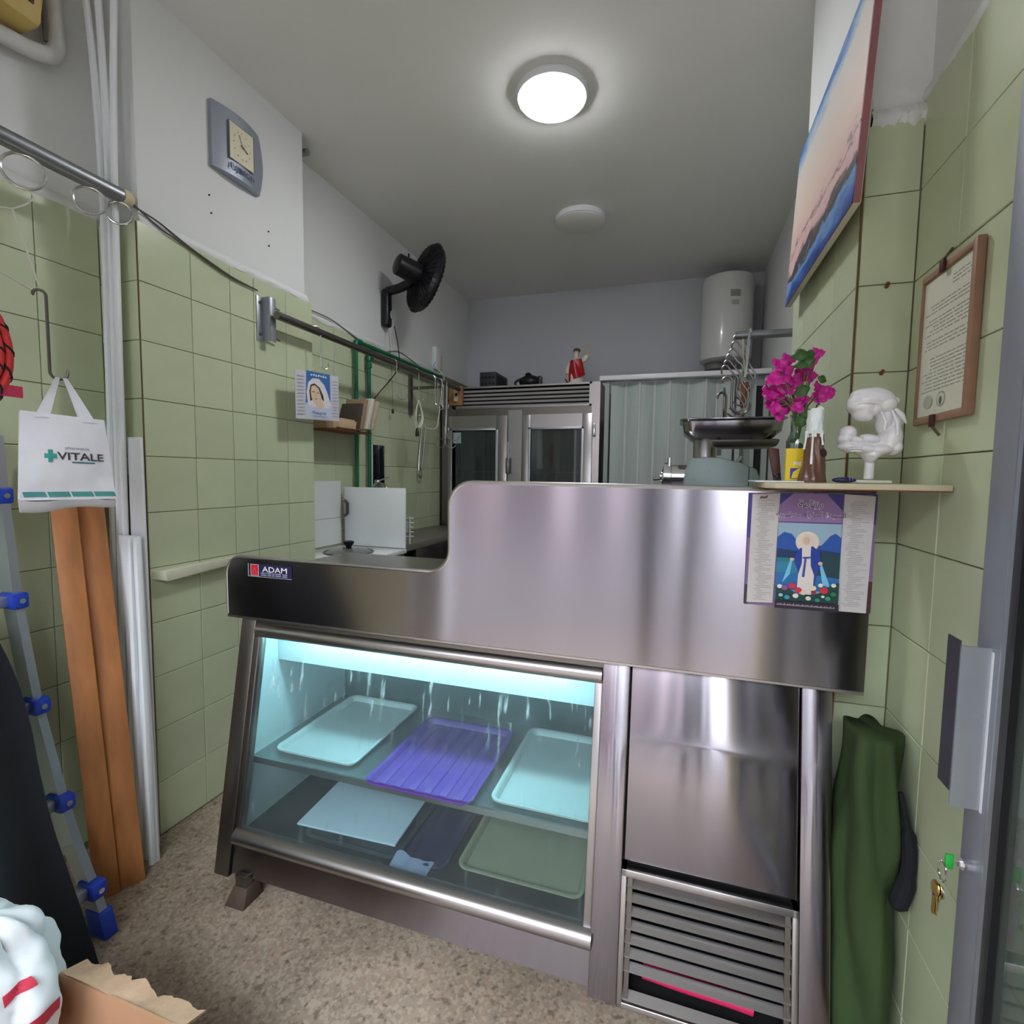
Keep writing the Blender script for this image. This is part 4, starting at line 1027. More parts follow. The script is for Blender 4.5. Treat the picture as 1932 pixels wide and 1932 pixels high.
X = lambda px: at(px, 850, 1, FY).x
d1 = fdoor(X(846), X(957), X(853), X(937), gz, 1)
d2 = fdoor(X(985), X(1117), X(1000), X(1098), gz, -1)
box('face_frame', (X(958), FY+.0, .12), (X(984), FY+.03, gb_-.02), STEEL2, fd)
hz = at(960, 880, 1, FY).z
MB().box((X(957), FY-.05, hz-.06), (X(964), FY-.012, hz+.07)).build('handle', DSTEEL, d1, bevel=.008)
MB().box((X(958), FY-.03, hz-.0), (X(961), FY-.012, hz+.20)).build('handle_plate', CHROME, d1)
for z in (at(1120, 812, 1, FY).z, .5):
    MB().box((X(1118), FY-.03, z-.05), (X(1123), FY-.002, z+.05)).build('hinge', CHROME, fd, bevel=.006)
    MB().box((X(842)-.01, FY-.03, z-.05), (X(844), FY-.002, z+.05)).build('hinge', CHROME, fd, bevel=.004)
for n, lo, hi in (('liner', (fx0+.041, FY+.05, .13), (fx0+.05, YB-.06, fz-.06)), ('liner', (fx1-.05, FY+.05, .13), (fx1-.041, YB-.06, fz-.06)), ('liner', (fx0+.05, YB-.06, .13), (fx1-.05, YB-.051, fz-.06)), ('liner', (fx0+.05, FY+.05, fz-.06), (fx1-.05, YB-.06, fz-.051)), ('divider', (-1.25, FY+.04, .13), (-1.22, YB-.06, fz-.06))):
    box(n, lo, hi, mat('fridge_liner', (34, 37, 38), .5, .2, var=.1), fd)
for z in (.6, 1.0, 1.38):
    box('fridge_shelf', (fx0+.05, FY+.06, z), (fx1-.05, YB-.08, z+.01), DSTEEL, fd)
box('glass_sticker', (X(855), FY-.003, gz-.11), (X(870), FY-.001, gz-.02), mat('sticker', (176, 184, 184), .5, var=.2, scale=60), d1)
# wooden board with a cream switch on the fridge
sw = thing('switch_board', 'brown wooden block with a cream switch at the fridge top corner', 'switch', (-1.82, 3.88, 1.93))
p0 = at(847, 765, 1, 3.88); p1 = at(871, 728, 1, 3.88)
MB().box((p0.x, 3.885, p0.z), (p1.x, 3.925, p1.z)).build('wood_block', mat('pale_wood', (166, 122, 84), .6, var=.15), sw, bevel=.003)
MB().box((p0.x+.05, 3.86, p0.z+.03), (p1.x-.03, 3.885, p1.z-.03)).build('switch_plate', CREAM, sw, bevel=.004)
MB().box((p0.x+.065, 3.855, p0.z+.07), (p0.x+.085, 3.86, p1.z-.06)).build('switch_slot', BLACKP, sw)
MB().ell((p0.x-.02, 3.90, (p0.z+p1.z)/2), (.03, .02, .045)).build('round_block', BROWNW, sw, smooth=True)

# things on top of the fridge
def P41(px, py, y=4.08): return at(px, py, 1, y)
a = P41(905, 722); b = P41(935, 701)
ps = thing('power_unit', 'black perforated metal box on top of the fridge', 'box', (a.x, 4.1, fz))
MB().box((a.x, 4.08, fz+.001), (b.x, 4.40, b.z)).build('case', mat('dark_grey_metal', (62, 62, 66), .5, .3), ps, bevel=.003)
for i in range(4):
    for j in range(2):
        MB().lathe([(.012, 0), (.012, .003)], 10, (a.x+.025+.033*i, 4.0795, fz+.05+.05*j), rot_to((0,-1,0))).build('vent_hole', DARK, ps)
MB().box((b.x-.002, 4.12, fz+.03), (b.x+.001, 4.36, b.z-.02)).build('side_vent', DARK, ps)
cm = thing('black_canister', 'black rounded appliance with a handle lying on the fridge', 'appliance', (-1.19, 4.1, fz))
MB().ell((-1.19, 4.14, fz+.058), (.095, .08, .056)).build('body', BLACKP, cm, smooth=True)
MB().tube(bez([(-1.285, 4.12, fz+.01), (-1.31, 4.11, fz+.05), (-1.26, 4.12, fz+.085)]), .01, 8).build('cable', BLACKP, cm, smooth=True)
MB().box((-1.115, 4.10, fz+.01), (-1.085, 4.16, fz+.10)).build('handle', BLACKP, cm, bevel=.01)
MB().lathe([(.02, 0), (.03, .015), (.015, .03)], 12, (-1.20, 4.12, fz+.10)).build('lid', BLACKP, cm, smooth=True)

# saint figurine
sg = thing('figurine', 'bearded figurine in a red robe with one raised arm on the fridge', 'figurine', (-.79, 4.10, fz))
fc2 = Vector((-.795, 4.10, fz+.002))
def F(x, z, y=0): return fc2+Vector((x, y, z))
FW = mat('figurine_white', (216, 206, 200), .4, var=.03); FR = mat('figurine_red', (168, 18, 30), .35, var=.05); FS = mat('figurine_skin', (206, 166, 136), .5); FH = mat('figurine_hair', (84, 70, 56), .6)
mb = MB()
mb.lathe([(.058, 0), (.062, .02), (.056, .08), (.05, .14), (.05, .18), (.042, .205), (.02, .225), (.014, .235)], 20, fc2)
mb.tube([F(-.04, .19), F(-.065, .14), F(-.072, .095)], [.022, .022, .02], 10)
mb.tube([F(.04, .195), F(.07, .205), F(.086, .235)], [.022, .024, .022], 10)
rb = mb.build('white_robe', FW, sg, smooth=True)
def remesh(o, vs, it=6):
    m_ = o.modifiers.new('remesh', 'REMESH'); m_.mode = 'VOXEL'; m_.voxel_size = vs; m_.use_smooth_shade = True
    s_ = o.modifiers.new('smooth', 'SMOOTH'); s_.iterations = it; s_.factor = .5
remesh(rb, .004)
def drape(u, v):
    a_ = R(200+150*u); r_ = .064-.008*v+.004*math.sin(u*14+v*4)
    return F(r_*math.cos(a_)*1.0+.008*(1-v), .02+.055*(1-u)*(1-v)*0+.06*u*(1-v)+.19*v-.02*v*(1-u), r_*math.sin(a_))
MB().grid(drape, 24, 16).build('red_drape', FR, sg, smooth=True)
mb = MB().ell(F(.002, .262), (.024, .026, .032)); mb.tube([F(.002, .225), F(.002, .25)], .013, 8)
hd = mb.build('head', FS, sg, smooth=True); remesh(hd, .003, 4)
for sx in (-.008, .012): MB().ell(F(sx, .266, -.024), (.0028, .002, .002), seg=8, rg=5).build('eye', BLACKP, hd)
MB().ell(F(.002, .258, -.027), (.004, .005, .006), seg=8, rg=5).build('nose', FS, hd)
MB().ell(F(.002, .279, .004), (.029, .03, .021)).build('hair', FH, hd, smooth=True)
MB().lathe([(.003, -.045), (.014, -.02), (.02, .005), (.012, .012)], 12, F(.002, .245, -.016)).build('beard', mat('beard_white', (214, 208, 198), .7), hd, smooth=True)
MB().tube([F(.086, .232), F(.088, .27), F(.090, .30)], [.009, .007, .005], 8).build('forearm', FS, sg, smooth=True)
for i, (dx, l_) in enumerate(((-.006, .022), (-.002, .028), (.002, .03), (.006, .024))):
    MB().tube([F(.090+dx*.6, .297), F(.090+dx, .30+l_)], .0022, 6).build('finger', FS, sg, smooth=True)
MB().tube([F(-.073, .098), F(-.070, .07), F(-.062, .05)], [.010, .009, .007], 8).build('hand', FS, sg, smooth=True)
MB().tube([F(-.088, .06, -.01), F(-.066, .03, -.02), F(-.05, .004, -.025)], [.003, .007, .009], 8).build('sabre', mat('dark_bronze', (72, 60, 44), .4, .5), sg, smooth=True)

# closet with a folding door in the back right corner
cl = thing('folding_door', 'grey-white folding accordion door closing off the back right corner', 'door', (-.1, 3.97, 0))
FOLD = mat('grey_vinyl', (172, 182, 178), .5, var=.12, scale=5, stretch=(14, 4, .6))
zt2 = at(1240, 716, 1, 3.95).z
xs = [at(px, 800, 1, 3.95).x for px in (1150, 1178, 1205, 1233, 1262, 1297, 1330, 1352, 1385)]
for i, (xa, xb) in enumerate(zip(xs[:-1], xs[1:])):
    y0 = 3.97+(.035 if i % 2 else 0); y1 = 3.97+(0 if i % 2 else .035)
    MB().hexa([(xa+.004, y0, .02), (xb-.004, y1, .02), (xb-.004, y1+.01, .02), (xa+.004, y0+.01, .02), (xa+.004, y0, zt2-.005), (xb-.004, y1, zt2-.005), (xb-.004, y1+.01, zt2-.005), (xa+.004, y0+.01, zt2-.005)]).build('fold_panel', FOLD, cl, bevel=.002)
    if i: MB().tube([(xa, y0+.002, .02), (xa, y0+.002, zt2-.005)], .011, 8).build('fold_hinge', mat('pale_vinyl', (196, 202, 200), .45), cl, smooth=True)
cz0 = at(1240, 709, 1, 3.95).z
tr = thing('door_track', 'white track beam across the top of the folding door', 'beam', (0, 3.95, zt2))
MB().box((at(1132, 714, 1, 3.93).x, 3.915, zt2+.005), (XRB, 4.02, cz0+.012)).build('beam', WHITEP, tr, bevel=.003)
cf = thing('closet_frame', 'grey panelled frame right of the folding door', 'frame', (.5, 3.99, 0))
FRM = mat('grey_panel', (150, 160, 156), .5, .1, var=.08)
x0, x1 = at(1388, 800, 1, 3.95).x, XRB
box('jamb', (at(1140, 800, 1, 3.95).x, 3.95, 0), (at(1148, 800, 1, 3.95).x, 4.0, zt2), FRM, cf)
box('jamb', (x0, 3.95, 0), (x0+.05, 4.0, zt2), FOLD, cf, bevel=.003)
box('panel', (x0+.05, 3.975, 0), (x1, 3.99, zt2), FRM, cf)
box('jamb', (x0+.10, 3.955, 0), (x0+.125, 3.975, zt2-.06), FOLD, cf); box('jamb', (x0+.175, 3.955, 0), (x0+.21, 3.975, zt2), FOLD, cf)
box('slot', (x0+.127, 3.972, .4), (x0+.172, 3.976, zt2-.07), DARK, cf)

# water heater
wh = thing('water_heater', 'white upright electric water heater high in the back right corner', 'water heater', (.335, 4.36, 2.24))
hx, hy, hr_ = .33, 4.365, .19
MB().lathe([(.10, 2.245), (.165, 2.25), (.186, 2.268), (hr_, 2.30), (hr_, 2.86), (.182, 2.885), (.12, 2.908), (.03, 2.916)], 48, (hx, hy, 0)).build('tank', mat('heater_enamel', (214, 214, 210), .22, var=.03, coat=.3), wh, smooth=True)
MB().lathe([(.02, 2.913), (.02, 2.935), (.008, 2.94)], 12, (hx-.05, hy-.05, 0)).build('top_valve', CHROME, wh, smooth=True)
MB().lathe([(.06, 2.18), (.085, 2.20), (.09, 2.25)], 24, (hx-.06, hy, 0)).build('bottom_cap', mat('grey_plastic', (120, 120, 118), .5), wh, smooth=True)
box('wall_bracket', (hx-.1, hy+.15, 2.35), (hx+.1, YB, 2.40), DSTEEL, wh); box('wall_bracket', (hx-.1, hy+.15, 2.75), (hx+.1, YB, 2.80), DSTEEL, wh)
def hp2(a_, z_): return Vector((hx+(hr_+.001)*math.cos(a_), hy+(hr_+.001)*math.sin(a_), z_))
MB().grid(lambda u, v: hp2(R(-88+22*u), 2.70+.05*v), 6, 3).build('rating_plate', mat('plate_grey', (150, 146, 138), .5, var=.3, scale=120), wh, smooth=True)
MB().grid(lambda u, v: hp2(R(-85+16*u), 2.64+.035*v), 6, 3).build('logo_plate', mat('logo_grey', (176, 176, 172), .5, var=.25, scale=160), wh, smooth=True)
MB().tube([(hx+.08, hy, 2.25), (hx+.08, hy, 2.0), (hx+.15, 4.5, 1.7)], .01, 8).build('water_pipe', CHROME, wh, smooth=True)

# right rail with a bunch of hooks
rr_ = thing('wall_rail', 'short pale steel rail sticking out of the right rear wall', 'rail', (.4, 2.35, 1.945))
ry, rz = 2.35, 1.948
rx0 = at(1387, 632, 1, ry).x
MB().tube([(rx0, ry, rz), (XRB+.01, ry, rz-.004)], .017, 14).build('pipe', GALV, rr_, smooth=True)
HG2 = 'S-hooks bunched on the right rail'
prev = Vector((rx0+.012, ry, rz))
names = ['first', 'second', 'third', 'fourth', 'fifth', 'sixth', 'seventh', 'eighth']
chain = [(1386, 632), (1383, 644), (1378, 658), (1373, 668), (1368, 680), (1364, 690)]
for i, (px, py) in enumerate(chain):
    c = at(px+4, py+10, 1, ry-.015*i); u = Vector((1, 0, 0)); v = Vector((.0, 0, 1))
    pts = bez([c+u*-.012+v*-.012, c+u*-.012+v*.012, c+u*.004+v*.022, c+u*.03+v*-.01, c+u*.05+v*-.035, c+u*.048+v*-.09, c+u*.075+v*-.14, c+u*.07+v*-.175, c+u*.045+v*-.19, c+u*.015+v*-.172], 5)
    MB().tube(pts, .0036, 7).build('meat_hook', DSTEEL if i % 3 else GALV, label=names[i]+' from the top of the wavy steel hooks on the right rail', cat='hook', group=HG2, smooth=True)
for i, (px, py, L_, a_) in enumerate(((1372, 720, .10, 0), (1362, 750, .08, 30), (1366, 742, .06, 80))):
    shook('small_hook', ['largest', 'middle', 'smallest'][i]+' of three small hooks dangling below the wavy hook bunch', at(px, py, 1, ry-.05), L_, .035, .005, R(a_), m=DSTEEL, rtop=.02, group='small hooks below the bunch')
# steel with a wooden handle on a loop hook
ss = thing('sharpening_steel', 'knife sharpening steel with a brown wooden handle hanging from the right rail', 'tool', at(1405, 790, 1, 2.30))
pts = [at(px, py, 1, 2.32) for px, py in ((1415, 628), (1411, 655), (1408, 690), (1405, 712))]
MB().tube([at(1402, 640, 1, 2.32), at(1402, 668, 1, 2.32), at(1405, 706, 1, 2.32)], .0045, 7).build('loop_arm', WIRE, ss, smooth=True)
MB().tube([Vector((pts[0].x, ry-.02, rz+.02)), Vector((pts[0].x+.005, ry-.022, rz))]+pts, .0055, 7).build('loop_arm', WIRE, ss, smooth=True)
hh0 = at(1405, 724, 1, 2.32); hh1 = at(1402, 770, 1, 2.32)
ln = (hh0-hh1).length
MB().lathe([(.009, 0), (.014, .012), (.0135, .03), (.011, .05), (.015, .09), (.015, .105), (.009, ln-.004), (.006, ln)], 16, hh1, rot_to(hh0-hh1)).build('handle', mat('varnished_wood', (138, 74, 40), .35, var=.15), ss, smooth=True)
MB().lathe([(.006, 0), (.011, .004), (.011, .012), (.005, .016)], 12, hh0-Vector((0, 0, .004))).build('ferrule', CHROME, ss, smooth=True)
MB().lathe([(.006, 0), (.010, .004), (.010, .014), (.008, .018)], 12, hh1-Vector((0, 0, .016))).build('ferrule', CHROME, ss, smooth=True)
MB().tube([hh1-Vector((0, 0, .014)), hh1-Vector((.003, 0, .30))], .0055, 8).build('rod', DSTEEL, ss, smooth=True)

# meat grinder
mg = thing('meat_grinder', 'grey meat grinder with a stainless feed tray behind the counter', 'meat grinder', (.16, 1.75, 1.011))
GG = mat('grinder_grey', (142, 156, 154), .45, .2, var=.06, scale=10)
gy0, gy1 = 1.69, 1.84
prof2 = [(1289, 1000), (1289, 918), (1293, 886), (1304, 864), (1330, 862), (1360, 863), (1392, 871), (1428, 885), (1440, 918), (1448, 1000)]
pp = [at(px, py, 1, gy0) for px, py in prof2]
for q in pp:
    if q.z < 1.25: q.z = 1.011
MB().prism(pp, (0, gy1-gy0, 0)).build('housing', GG, mg, bevel=.006)
seam = at(1413, 880, 1, gy0)
box('housing_seam', (seam.x, gy0-.001, 1.02), (seam.x+.002, gy0+.001, seam.z-.002), DARK, mg)
for px, py in ((1338, 890), (1308, 905)):
    p = at(px, py, 1, gy0); MB().lathe([(.002, 0), (.002, .002)], 8, p, rot_to((0,-1,0))).build('rivet', DSTEEL, mg)
nc = at(1330, 850, 1, 1.765)
MB().lathe([(.036, 1.40), (.036, 1.47), (.045, 1.49)], 32, (nc.x, 1.765, 0)).build('feed_neck', STEEL2, mg, smooth=True)
# feed tray: rounded pan
tx0, tx1 = at(1283, 795, 1, 1.70).x, at(1490, 787, 1, 1.70).x
def rrect(cx, cy, sx, sy, r, z, n=6):
    o = []
    for (qx, qy, a_) in ((1,1,0), (-1,1,90), (-1,-1,180), (1,-1,270)):
        for i in range(n+1):
            b_ = R(a_+90*i/n); o.append(Vector((cx+qx*(sx-r)+r*math.cos(b_), cy+qy*(sy-r)+r*math.sin(b_), z)))
    return o
tcx, tcy, tw, td = (tx0+tx1)/2, 1.80, (tx1-tx0)/2, .11
rows = [rrect(tcx, tcy, tw, td, .03, 1.538), rrect(tcx, tcy, tw-.006, td-.006, .03, 1.540), rrect(tcx, tcy, tw-.014, td-.014, .03, 1.534), rrect(tcx, tcy, tw-.018, td-.018, .034, 1.500), rrect(tcx, tcy, tw-.04, td-.04, .03, 1.478),
        rrect(tcx, tcy, tw-.04, td-.04, .03, 1.474), rrect(tcx, tcy, tw-.013, td-.013, .036, 1.499), rrect(tcx, tcy, tw-.009, td-.009, .034, 1.530), rrect(tcx, tcy, tw, td, .03, 1.536)]
n = len(rows[0]); v = [p for q in rows for p in q]; f = []
for i in range(len(rows)):
    j = (i+1) % len(rows)
    if i == 4: continue
    for k in range(n): f.append((i*n+k, i*n+(k+1) % n, j*n+(k+1) % n, j*n+k))
f.append(tuple(4*n+k for k in range(n))); f.append(tuple(5*n+k for k in range(n)))
MB().add(v, f).build('feed_tray', STEEL, mg, smooth=True)
MB().hexa([(.10, 1.74, 1.452), (.29, 1.74, 1.452), (.29, 1.88, 1.452), (.10, 1.88, 1.452), (.09, 1.73, 1.476), (.30, 1.73, 1.476), (.30, 1.89, 1.476), (.09, 1.89, 1.476)]).build('tray_well', DSTEEL, mg, bevel=.008)
hcn = at(1290, 893, 1, 1.765)
MB().lathe([(.040, 0), (.040, .05), (.047, .052), (.047, .075), (.036, .078), (.018, .082), (.018, .086)], 28, (hcn.x+.012, 1.765, hcn.z-.012), rot_to((-1,0,0))).build('grinder_head', CHROME, mg, smooth=True)
MB().tube([(hcn.x-.045, 1.74, hcn.z+.02), (hcn.x-.045, 1.74, hcn.z+.05)], .007, 10).build('lock_pin', CHROME, mg, smooth=True)
MB().tube([(hcn.x-.07, 1.765, hcn.z-.018), (hcn.x-.095, 1.76, hcn.z-.02)], .006, 8).build('lock_knob', CHROME, mg, smooth=True)
p = at(1357, 852, 1, 1.72)
MB().box((p.x-.006, 1.72, p.z-.012), (p.x+.006, 1.73, p.z+.012)).build('switch', BLACKP, mg)
MB().tube([at(1385, 878, 1, 1.75), at(1400, 862, 1, 1.75)], .006, 8).build('lever', GG, mg, smooth=True)

# ------------------------------------------------------------------ right side
# board lying on the guard
BZ = 1.3465
sh_ = thing('shelf_board', 'thin beige plank resting on the guard and the right wall', 'shelf', (.34, 1.28, 1.333))
MB().prism([(.195, 1.165, 1.334), (.497, 1.165, 1.334), (.497, 1.395, 1.334), (.385, 1.395, 1.334), (.185, 1.395, 1.334), (.178, 1.19, 1.334)], (0, 0, .012)).build('plank', mat('beige_laminate', (196, 184, 156), .55, var=.08, scale=12), sh_, bevel=.002)
MB().prism([(.197, 1.167, 1.3335), (.497, 1.167, 1.3335), (.497, 1.39, 1.3335), (.19, 1.39, 1.3335)], (0, 0, -.0015)).build('underside', BROWNW, sh_)
# white sheet
MB().prism([(.165, 1.225, BZ), (.255, 1.20, BZ), (.27, 1.37, BZ), (.17, 1.385, BZ)], (0, 0, .003)).build('white_sheet', WHITEP, label='stiff white sheet lying on the left end of the shelf plank', cat='sheet', bevel=.001)
# candle in a bark-like holder
cc = Vector((at(1532, 912, 1, 1.225).x, 1.225, BZ+.0005))
cd = thing('candle_holder', 'brown trunk-shaped candle holder with a burnt white candle', 'candle', cc)
BR_ = mat('glazed_brown', (106, 70, 56), .3, var=.3, scale=40, stretch=(1, 1, .25), coat=.3)
def hold(u, v):
    a_ = u*2*math.pi; r_ = .027-.012*v**.7+.0016*math.sin(a_*7+v*5)+.002*noise.noise((a_*2, v*4, 0))
    if v > .96: r_ += .0008
    return cc+Vector((r_*math.cos(a_), r_*math.sin(a_), .102*v))
mb = MB().grid(hold, 40, 24, True); mb.f.append(tuple(23*40+k for k in range(40))); mb.f.append(tuple(range(39, -1, -1)))
mb.build('holder', BR_, cd, smooth=True)
MB().lathe([(.008, 0), (.009, .003), (.004, .005)], 12, cc+Vector((.013, -.014, .062)), rot_to((.55, -.8, .2))).build('knot', mat('dark_knot', (52, 36, 30), .5), cd, smooth=True)
WAX = mat('white_wax', (226, 232, 230), .35, var=.04, sss=.3)
def wax(u, v):
    a_ = u*2*math.pi; r_ = .0155+.002*noise.noise((math.cos(a_)*2, math.sin(a_)*2, v*4))+.002*noise.noise((math.cos(a_)*5, math.sin(a_)*5, v*9+3))
    return cc+Vector((r_*math.cos(a_), r_*math.sin(a_), .095+(.058+.008*noise.noise((math.cos(a_)*1.5, math.sin(a_)*1.5, 3)))*v))
mb = MB().grid(wax, 30, 14, True); mb.f.append(tuple(13*30+k for k in range(30)))
mb.build('candle_wax', WAX, cd, smooth=True)
MB().tube([cc+Vector((0, 0, .148)), cc+Vector((.001, 0, .162)), cc+Vector((.006, 0, .166))], .0014, 6).build('wick', DARK, cd)
for a_, l_ in ((-112, .062), (-165, .03), (-50, .022)):
    ca, sa = math.cos(R(a_)), math.sin(R(a_))
    MB().tube([cc+Vector((ca*.0165, sa*.0165, .108)), cc+Vector((ca*.0175, sa*.0175, .09)), cc+Vector((ca*(.0185+l_*.06), sa*(.0185+l_*.06), .10-l_))], [.003, .0018, .0024], 8).build('wax_drip', WAX, cd, smooth=True)
# dark blue lighter
p = at(1592, 912, 1, 1.19)
lg = thing('lighter', 'dark blue plastic lighter lying between candle and white statue', 'lighter', (p.x, 1.19, BZ))
MB().ell((p.x, 1.19, BZ+.0065), (.022, .008, .006)).build('body', mat('navy_plastic', (36, 36, 74), .35), lg, smooth=True)
for d in (.008, .013): MB().tube([Vector((p.x+d, 1.182, BZ+.006)), Vector((p.x+d, 1.183, BZ+.0115))], .0006, 5).build('band', mat('pale_blue', (120, 126, 190), .4), lg)
# statue of mother and child
sx_, sy_ = at(1638, 912, 1, 1.27).x, 1.27
stt = thing('statue', 'glossy white mother and child bust on a short pedestal', 'statue', (sx_, sy_, BZ))
K = .000122
def S(cx, cy, y=0): return Vector((sx_+(cx-630)*K, sy_+y, BZ+.004+(1722-cy)*K*1.1))
PEARL = mat('pearl_white', (232, 230, 232), .16, var=.03, coat=.6, sss=.15)
mb = MB()
def E_(cx, cy, ra, rb, ry_, deg=0, y=0):
    mb.ell(S(cx, cy, y), (ra*K, ry_, rb*K), Matrix.Rotation(R(deg), 3, 'Y'), 18, 12)
E_(600, 390, 330, 150, .034, 8); E_(470, 640, 165, 150, .028, 25); E_(400, 560, 180, 120, .03, 20)
E_(540, 450, 310, 190, .036, -8); E_(460, 560, 230, 150, .032, 15); E_(660, 420, 300, 190, .036, 10); E_(640, 560, 170, 150, .03); E_(520, 690, 120, 90, .024, 30); E_(780, 520, 200, 180, .034, 30)
E_(930, 470, 85, 85, .018); E_(800, 760, 120, 240, .026, 6); E_(930, 760, 110, 220, .022, -22); E_(1010, 740, 60, 130, .014, -35)
E_(900, 1060, 185, 280, .032, 10); E_(960, 1180, 130, 150, .03)
E_(270, 950, 140, 130, .026); E_(230, 1050, 120, 100, .024); E_(420, 1070, 130, 70, .024, 10); E_(600, 1050, 180, 90, .026, 8)
E_(300, 1180, 180, 75, .026, 4); E_(520, 1210, 240, 95, .032, 6); E_(760, 1220, 230, 110, .034, -6); E_(640, 1300, 150, 90, .028); E_(630, 1350, 100, 90, .022)
E_(330, 1245, 80, 30, .03, 6); E_(330, 1190, 90, 28, .03, 6)
mb.tube([S(630, 1360), S(630, 1690)], .0095, 16)
so_ = mb.build('figure', PEARL, stt, smooth=True); remesh(so_, .0018, 5)
for cyy, dg in ((1180, 3), (1215, 3), (1255, 3)):
    MB().tube([S(270, cyy-5, -.027), S(350, cyy-12, -.030), S(430, cyy-4, -.031)], [.0016, .0025, .002], 8).build('finger', PEARL, stt, smooth=True)
MB().tube([S(690, 640, -.026), S(760, 800, -.027), S(740, 940, -.03)], [.002, .004, .002], 8).build('hair_lock', PEARL, stt, smooth=True)
MB().tube([S(850, 620, -.024), S(930, 820, -.027), S(930, 1020, -.032)], [.002, .004, .002], 8).build('hair_lock', PEARL, stt, smooth=True)
MB().tube([S(900, 600, -.02), S(1000, 700, -.02), S(1095, 820, -.012)], [.004, .006, .0015], 8).build('hair_lock', PEARL, stt, smooth=True)
MB().tube([S(330, 520, -.028), S(480, 500, -.036), S(640, 520, -.038)], [.001, .0018, .001], 8).build('hair_lock', PEARL, stt, smooth=True)
MB().box((sx_-.031, sy_-.03, BZ+.0003), (sx_+.034, sy_+.03, BZ+.007)).build('pedestal', mat('cream_base', (224, 222, 206), .4), stt, bevel=.003)
# glass vase with bougainvillea
vx, vy = at(1503, 880, 1, 1.325).x, 1.325
vs = thing('glass_vase', 'clear glass jar vase standing behind the candle', 'vase', (vx, vy, BZ+.003))
zv = BZ+.0045
MB().lathe([(.004, .001), (.022, .001), (.024, .006), (.024, .09), (.018, .105), (.016, .115), (.018, .15), (.0165, .15), (.0145, .115), (.0165, .104), (.0222, .088), (.0222, .006), (.004, .004)], 28, (vx, vy, zv)).build('jar', GLASSC, vs, smooth=True)
fl = thing('bougainvillea', 'bright magenta bougainvillea sprigs standing in the glass vase', 'flowers', (vx, vy, zv+.01))
STEM = mat('green_stem', (96, 116, 62), .6); LEAF = mat('dark_leaf', (52, 88, 34), .5, var=.2, scale=40)
PETAL = mat('magenta_petal', (206, 34, 150), .5, var=.2, scale=60, rand=.15)
def bract(c, s, d):
    c = Vector(c); m3 = rot_to(d); sp = random.uniform(0, 6)
    t = None
    mb = MB()
    for k in range(3):
        a0 = sp+k*2.094
        def fnp(u, v, a0=a0):
            w = math.sin(math.pi*min(1, .06+v*.97))**.8*.62
            a_ = (u-.5)*2*w
            r_ = s*v
            return c+m3@Vector((r_*math.cos(a0)-math.sin(a0)*a_*s*.9, r_*math.sin(a0)+math.cos(a0)*a_*s*.9, s*(.55*v**.8-.25*(2*u-1)**2*v+.1*math.sin(v*7+u*5))))
        mb.grid(fnp, 6, 7)
    mb.build('bract', PETAL, fl, smooth=True, angle=120)
def leaf(c, s, d):
    c = Vector(c); m3 = rot_to(d)
    MB().grid(lambda u, v: c+m3@Vector((s*(v-.1), s*.42*math.sin(math.pi*v)**.9*(2*u-1), s*(.12*math.sin(3*v)-.12*(2*u-1)**2))), 5, 8).build('leaf', LEAF, fl, smooth=True, angle=120)
top = Vector((vx, vy, zv+.15))
flo = [(1448, 745, .030), (1462, 715, .030), (1470, 690, .028), (1455, 760, .026), (1480, 705, .030), (1470, 740, .034), (1490, 735, .034), (1480, 765, .030), (1500, 720, .026), (1487, 680, .024), (1470, 780, .026),
       (1520, 690, .026), (1530, 676, .026), (1541, 668, .022), (1515, 705, .028), (1528, 710, .022), (1545, 735, .026), (1558, 745, .026), (1540, 750, .022), (1512, 755, .026), (1505, 770, .022), (1565, 738, .018), (1462, 770, .022)]
for px, py, s in flo:
    yy = vy+random.uniform(-.05, .02); c = at(px, py, 1, yy)
    d = Vector((random.uniform(-.6, .6), -1, random.uniform(-.2, .7)))
    bract(c, s*.75, d)
    MB().tube(bez([top+Vector((0, 0, -.06)), top+Vector(((c.x-vx)*.3, (yy-vy)*.3, .02)), c], 4), .0014, 5).build('stem', STEM, fl, smooth=True)
for px, py, s in ((1495, 672, .05), (1510, 688, .045), (1500, 690, .045), (1520, 668, .03), (1500, 742, .045), (1512, 780, .04), (1500, 800, .04), (1503, 840, .045), (1490, 832, .04), (1545, 712, .03)):
    leaf(at(px, py, 1, vy-.065 if py < 815 else vy-.005), s*.75 if py < 815 else s*.4, (random.uniform(-.5, .5), -1, random.uniform(-.2, .8)))
MB().tube(bez([(vx, vy, zv+.02), (vx-.006, vy, zv+.08), top]), .002, 6).build('stem', STEM, fl, smooth=True)
